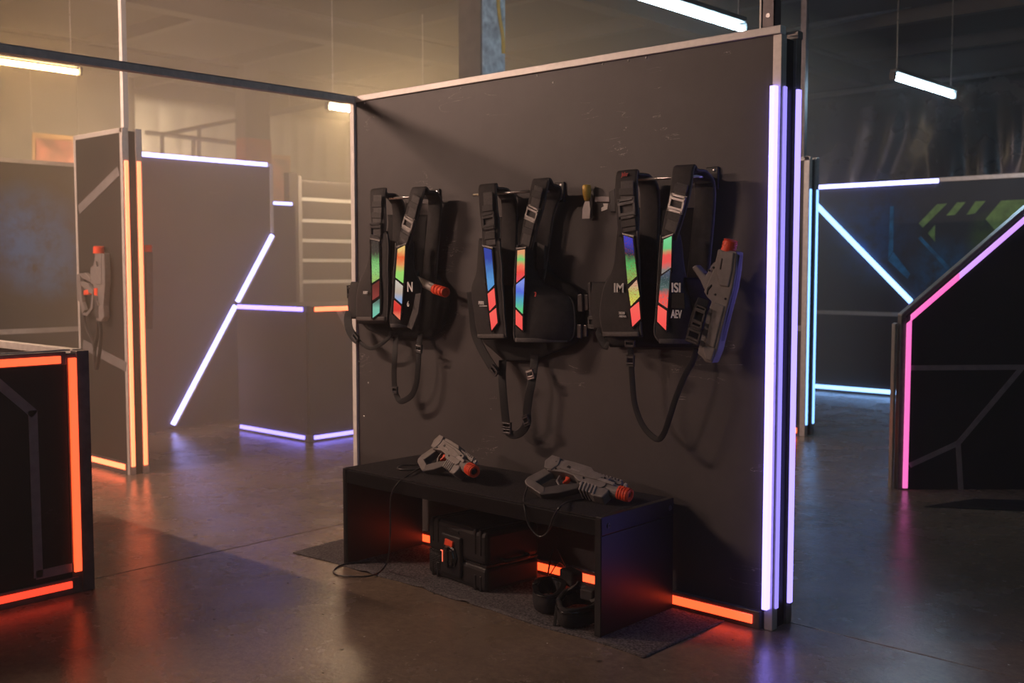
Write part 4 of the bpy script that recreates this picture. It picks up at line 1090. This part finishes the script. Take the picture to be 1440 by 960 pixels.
V2 = dict(top=(720, 258), zrod=z2, seed=20,
  back=[(305, 702, 775), (320, 702, 772), (350, 695, 770), (385, 682, 778), (410, 672, 818), (450, 672, 822), (478, 678, 815), (490, 690, 796), (502, 703, 764), (508, 709, 752)],
  left=[(335, 674, 704), (355, 673, 705), (375, 672, 707), (390, 669, 708), (405, 664, 709), (430, 666, 711), (460, 670, 713), (477, 674, 715)], left_y=(-.105, -.185),
  right=[(340, 730, 756), (360, 727, 755), (380, 725, 756), (395, 725, 763), (407, 724, 783), (420, 724, 806), (445, 724, 812), (470, 724, 810), (481, 726, 800)], right_y=(-.185, -.06),
  sl=dict(front=[(686, 262, -.155), (687, 290, -.175), (690, 318, -.180), (690, 350, -.180)], w=[.112, .115, .115, .10], rear=[(.03, -.045, -.44), (.045, -.048, -.08), (.028, -.075, .006)],
          web=[(686, 270), (687, 295), (689, 318), (691, 346)], yw=-.192, ww=0.062, bl=(.30, .58, .85)),
  sr=dict(front=[(761, 254, -.155), (755, 285, -.175), (747, 315, -.180), (740, 348, -.180)], w=[.105, .10, .092, .08], rear=[(-.13, -.045, -.44), (-.06, -.048, -.10), (.004, -.075, .004)], mat='buckle_metal',
          web=[(758, 262), (752, 290), (746, 312), (738, 346)], yw=-.192, ww=0.054, bl=(.15, .52, .82)),
  bars=[([[(680, 348), (690.5, 351), (694.5, 400), (686, 409)], [(685.5, 413), (694.5, 405), (696.5, 428), (688, 437)], [(688, 440.5), (697, 433), (699, 453.5), (691, 464)]], -.202, [C_['blue'], C_['red'], C_['red']], 'L'),
        ([[(727.5, 352), (737.5, 350.5), (737, 387), (726, 397)], [(725.5, 400), (737, 391), (734.5, 441), (725, 431.5)], [(725, 435.5), (734, 445), (734, 464), (725, 456)]], -.202, [C_['orangegreenred'], C_['violetgreen'], C_['red']], 'R')],
  straps=[([(662, 410, -.12), (665, 440, -.12), (668, 468, -.12), (678, 492, -.12), (690, 512, -.12), (697, 522, -.12)], -.12, .045),
          ([(707, 506, -.06), (706, 530, -.09), (708, 560, -.10), (711, 590, -.10), (714, 606, -.10), (722, 611, -.10), (733, 607, -.10), (741, 594, -.10), (741, 578, -.10), (744, 555, -.10), (748, 535, -.09), (751, 512, -.06), (752, 498, -.05)], -.10, .042)],
  buckles=[(695, 521, -.13, .05, .035, .8, 'buckle'), (713, 598, -.108, .052, .035, 0, 'buckle'), (713, 606, -.108, .052, .03, 0, 'buckle'), (740, 591, -.108, .034, .05, -.5, 'buckle'), (746, 526, -.10, .040, .045, -.3, 'buckle_metal')],
  plates=[([(812, 414), (818, 413), (819, 438), (812, 438)], -.072, .012, 'buckle', 'side_buckle'), ([(821, 414), (827, 414), (827, 436), (821, 437)], -.060, .012, 'buckle', 'side_buckle'),
          ([(811, 456), (817, 456), (817, 476), (811, 475)], -.072, .012, 'buckle', 'side_buckle'), ([(820, 457), (825, 457), (825, 473), (820, 474)], -.060, .012, 'buckle', 'side_buckle'),
          ([(674, 429.5), (685, 429.5), (685, 430.8), (674, 430.8)], -.1985, .003, 'text_white', 'underline'), ([(755, 340), (766, 345), (765, 378), (754, 378)], -.10, .015, 'webbing', 'armhole_pad')],
  text=[('PS92', 673, 428, -.198, .017, 'text_white', .85, 0, .04), ('3', 751.5, 417, -.185, .022, 'text_red', 1, 0, .03)],
)
vest('black vest in the middle, blue and red light bars, long webbing loop below', V2)

V1 = dict(top=(565, 268), zrod=z1, seed=10,
  back=[(302, 545, 604), (320, 545, 602), (350, 535, 604), (385, 524, 616), (410, 510, 632), (440, 510, 632), (462, 515, 622), (476, 552, 605)],
  left=[(325, 522, 546), (345, 521, 548), (365, 519, 548), (382, 514, 548), (396, 507, 548), (412, 503, 547), (432, 502, 547), (455, 502, 546)], left_y=(-.105, -.185),
  right=[(338, 558, 583), (355, 557, 582), (375, 556, 583), (390, 555, 588), (405, 554, 594), (425, 552, 590), (445, 550, 585), (463, 552, 579)], right_y=(-.185, -.115),
  sl=dict(front=[(532, 268, -.155), (532, 292, -.175), (533, 315, -.180), (532, 340, -.180)], w=[.115, .118, .115, .10], rear=[(.03, -.045, -.44), (.045, -.048, -.08), (.028, -.075, .006)],
          web=[(531, 274), (531, 296), (530, 318), (530, 334)], yw=-.192, ww=0.068, bl=(.45, .80, .20)),
  sr=dict(front=[(589, 266, -.155), (582, 292, -.175), (575, 318, -.180), (567, 346, -.180)], w=[.105, .098, .090, .078], rear=[(-.045, -.045, -.44), (.005, -.048, -.08), (.018, -.075, .006)], mat='buckle_metal',
          web=[(586, 275), (580, 298), (574, 319), (567, 342)], yw=-.192, ww=0.059, bl=(.20, .62, .88)),
  bars=[([[(522, 338), (532, 341), (533, 391), (523, 397.5)], [(523.5, 401), (533, 394.5), (532.5, 416), (523.5, 422)], [(524, 427), (533.5, 420), (533, 439.5), (524, 446.5)]], -.202, [C_['darkgreen'], C_['maroon'], C_['teal']], 'L'),
        ([[(559, 350), (569, 345), (566.5, 398), (556, 390)], [(556, 393.5), (566, 402), (564.5, 427), (555, 418.5)], [(554, 422), (563.5, 430.5), (562, 449.4), (553, 440.5)]], -.202, [C_['fire'], C_['whiteblue'], C_['redflame']], 'R')],
  wings=[([(396, 494, 508), (412, 491, 505), (432, 490, 503), (448, 493, 503)], -.05, -.11)],
  straps=[([(492, 438, -.10), (489, 448, -.11), (491, 462, -.12), (498, 474, -.12), (503, 478, -.12)], -.12, .050),
          ([(502, 476, -.12), (510, 484, -.12), (521, 489.5, -.12), (534, 485, -.12), (546, 475, -.10), (550, 466, -.07)], -.12, .022),
          ([(557, 470, -.06), (555, 500, -.10), (554, 530, -.10), (556, 550, -.10), (562, 563, -.10), (572, 561, -.10), (581, 552, -.10), (586, 535, -.10), (588, 510, -.10), (589, 488, -.09), (591, 470, -.06)], -.10, .032)],
  buckles=[(492, 410, -.07, .04, .07, 0, 'buckle'), (500, 474, -.13, .05, .035, .8, 'buckle'), (589, 490, -.105, .045, .045, .1, 'buckle'), (555.5, 548, -.108, .04, .04, 0, 'buckle')],
  plates=[([(584, 413), (592, 412), (588, 440), (579, 464), (572, 460), (580, 435)], -.172, .010, 'webbing_grey', 'pocket_flap')],
  text=[('KIBIT', 511, 413, -.196, .015, 'text_white', .8, 0, .03), ('N', 573, 410, -.190, .050, 'text_white', .85, 0, .02), ('6', 572.5, 431, -.194, .030, 'text_white', .9, 0, .02)],
)
vest('black vest at the left edge of the wall, green and teal light bars', V1)

# ------------------------------------------------------------------ small things on the wall
R = thing('putty_knife', 'putty knife with yellow handle stuck to the wall between two vests', 'putty knife', tuple(PY(825, 284, -.03)))
a, b = PY(825, 260, -.035), PY(825.5, 284, -.035)
MB().lathe(a, b-a, [(0, .016), (.006, .020), (.03, .020), (.055, .017), (.068, .013), (.072, .010)], 16).build('handle', 'yellow_wood', R, smooth=True)
MB().prism([PY(*p, -.037) for p in ((822.5, 283), (828.5, 283), (830, 295), (829.5, 307), (818.5, 307.5), (819, 294))], (0, .004, 0)).build('blade', 'gun_silver', R)
MB().tube([(a[0], -.035, a[2]-.02), (a[0], 0, a[2]-.02)], .004, 8).build('nail', 'steel', R)
R = thing('wall_bracket', 'small grey wall bracket with a white tag left of the right vest', 'bracket', tuple(PY(845, 283, -.01)))
MB().prism([PY(*p, -.012) for p in ((836, 276), (857, 276), (857, 284), (836, 284))], (0, .012, 0)).build('plate', 'alu_dark', R, bevel=.002)
MB().prism([PY(*p, -.05) for p in ((856, 270), (865, 264), (866, 298), (858, 298))], (0, .05, 0)).build('clamp', 'black_plastic', R, bevel=.004)
MB().prism([PY(*p, -.03) for p in ((848, 286), (855, 286), (854, 294), (845.5, 297), (845.5, 292), (849, 290))], (0, .003, 0)).build('tag', 'white_paint', R)

# ------------------------------------------------------------------ case under the bench
def hard_case():
    ang = math.radians(-6.8); m = Matrix.Translation((-1.632, -.385, 0.007)) @ Matrix.Rotation(ang, 4, 'Z')
    R = thing('hard_case', 'black ribbed hard plastic case with orange marked latch under the bench', 'case', matrix=m)
    W, D, H = .445, .33, .280
    def bb(name, mat, b, par=R, bev=.0, seg=3): return MB().box(*b).build(name, mat, par, bevel=bev, world=False, seg=seg)
    lo = bb('lower_shell', 'black_plastic', (0, W, 0, D, 0, .115), bev=.022)
    up = bb('lid', 'black_plastic', (0, W, 0, D, .118, H), bev=.026)
    bb('seam_gasket', 'black_gloss', (.006, W-.006, .006, D-.006, .112, .122))
    for x in (.035, .075, W-.085, W-.045):
        bb('rib', 'black_plastic', (x, x+.014, -.004, D+.003, .165, H+.003), up, .004)
        bb('rib', 'black_plastic', (x, x+.014, -.004, D+.003, -.001, .070), lo, .004)
    pl = bb('latch_plate', 'black_plastic', (.125, .275, -.016, .005, .030, .225), R, .012)
    MB().lathe((.20, -.014, .125), (0, -1, 0), [(0, .060), (.010, .058), (.013, .050), (.022, .046), (.024, .030)], 8).build('latch_knob', 'black_gloss', pl, world=False, bevel=.002)
    bb('latch_bar', 'black_gloss', (.188, .214, -.045, -.030, .075, .175), pl, .004)
    MB().prism([(.165, -.026, .175), (.225, -.026, .172), (.230, -.026, .200), (.172, -.026, .206)], (0, .010, 0)).build('latch_tab', 'orange_plastic', pl, world=False, bevel=.002)
    glow('latch_mark', (1, .10, .03), .9)
    MB().box(.176, .181, -.047, -.044, .10, .155).box(.165, .181, -.047, -.044, .150, .155).build('latch_mark', 'latch_mark', pl, world=False)
    bb('label_plate', 'black_gloss', (.150, .250, -.004, .002, .236, .250), up, .002)
    g = MB()
    for i in range(7):
        for j in range(9):
            g.lathe((.022+i*.012, -.001, .035+j*.011+(i % 2)*.005), (0, -1, 0), [(0, .0036), (.002, .003)], 6)
    o = g.build('grille_dots', 'gun_dark', lo, world=False); o['kind'] = 'stuff'
    h = MB().tube(catmull([(W, .09, .14), (W+.03, .10, .14), (W+.035, .165, .14), (W+.03, .23, .14), (W, .24, .14)], 24), .010, 10).build('handle', 'black_plastic', R, smooth=True, world=False)
hard_case()

# ------------------------------------------------------------------ belts under the bench
def belts():
    R = thing('utility_belt', 'coiled black padded belt lying under the right end of the bench', 'belt', tuple(PZ(810, 880, .006)))
    z = .050
    F = lambda x, y, zz=z: PZ(x, y, 0)+np.array([0, 0, zz])
    ring = [F(786, 872), F(792, 884), F(815, 884), F(838, 876), F(838, 858), F(815, 852), F(795, 857), F(786, 868)]
    MB().ribbon(catmull(ring, 60), (0, 0, 1), .080, .022).build('padded_band', 'nylon_inner', R, smooth=True)
    MB().ribbon([p+np.array([0, 0, .022]) for p in catmull(ring, 60)], (0, 0, 1), .010, .028).build('band_piping', 'black_gloss', R, smooth=True)
    p = F(829, 862, .085); MB().obox(p, (1, 0, 0), (0, 1, 0), (0, 0, 1), .07, .05, .05).build('clip_box', 'nylon', R, bevel=.008)
    MB().ribbon(catmull([F(800, 858, .09), F(812, 852, .10), F(824, 856, .09), F(836, 868, .07)], 24), (.4, .8, .4), .030, .005).build('strap', 'webbing', R, smooth=True)
    MB().ribbon(catmull([F(783, 846, .09), F(785, 860, .075), F(782, 872, .04), F(780, 882, .008)], 20), (1, .3, 0), .014, .004).build('strap', 'nylon_inner', R, smooth=True)
    R = thing('utility_belt', 'smaller black padded belt with looped cords beside the case', 'belt', tuple(PZ(768, 862, .006)))
    ring = [F(752, 850), F(756, 862), F(772, 866), F(786, 860), F(792, 846), F(778, 838), F(760, 840), F(752, 848)]
    MB().ribbon(catmull(ring, 60), (0, 0, 1), .075, .020).build('padded_band', 'nylon_inner', R, smooth=True)
    MB().ribbon([p+np.array([0, 0, .036]) for p in catmull(ring, 60)], (0, 0, 1), .008, .025).build('band_piping', 'black_gloss', R, smooth=True)
    MB().obox(F(803, 842, .10), (.9, -.3, 0), (.3, .9, 0), (0, 0, 1), .11, .07, .07).build('pouch', 'nylon', R, bevel=.012)
    MB().tube(catmull([F(772, 842, .02), F(770, 828, .05), F(776, 812, .12), F(782, 808, .14), F(790, 822, .13), F(798, 836, .12)], 30), .004, 6).build('cord', 'cable', R, smooth=True)
    MB().tube(catmull([F(762, 838, .03), F(775, 826, .07), F(786, 820, .10), F(797, 836, .12)], 24), .003, 6).build('cord', 'cable', R, smooth=True)
belts()
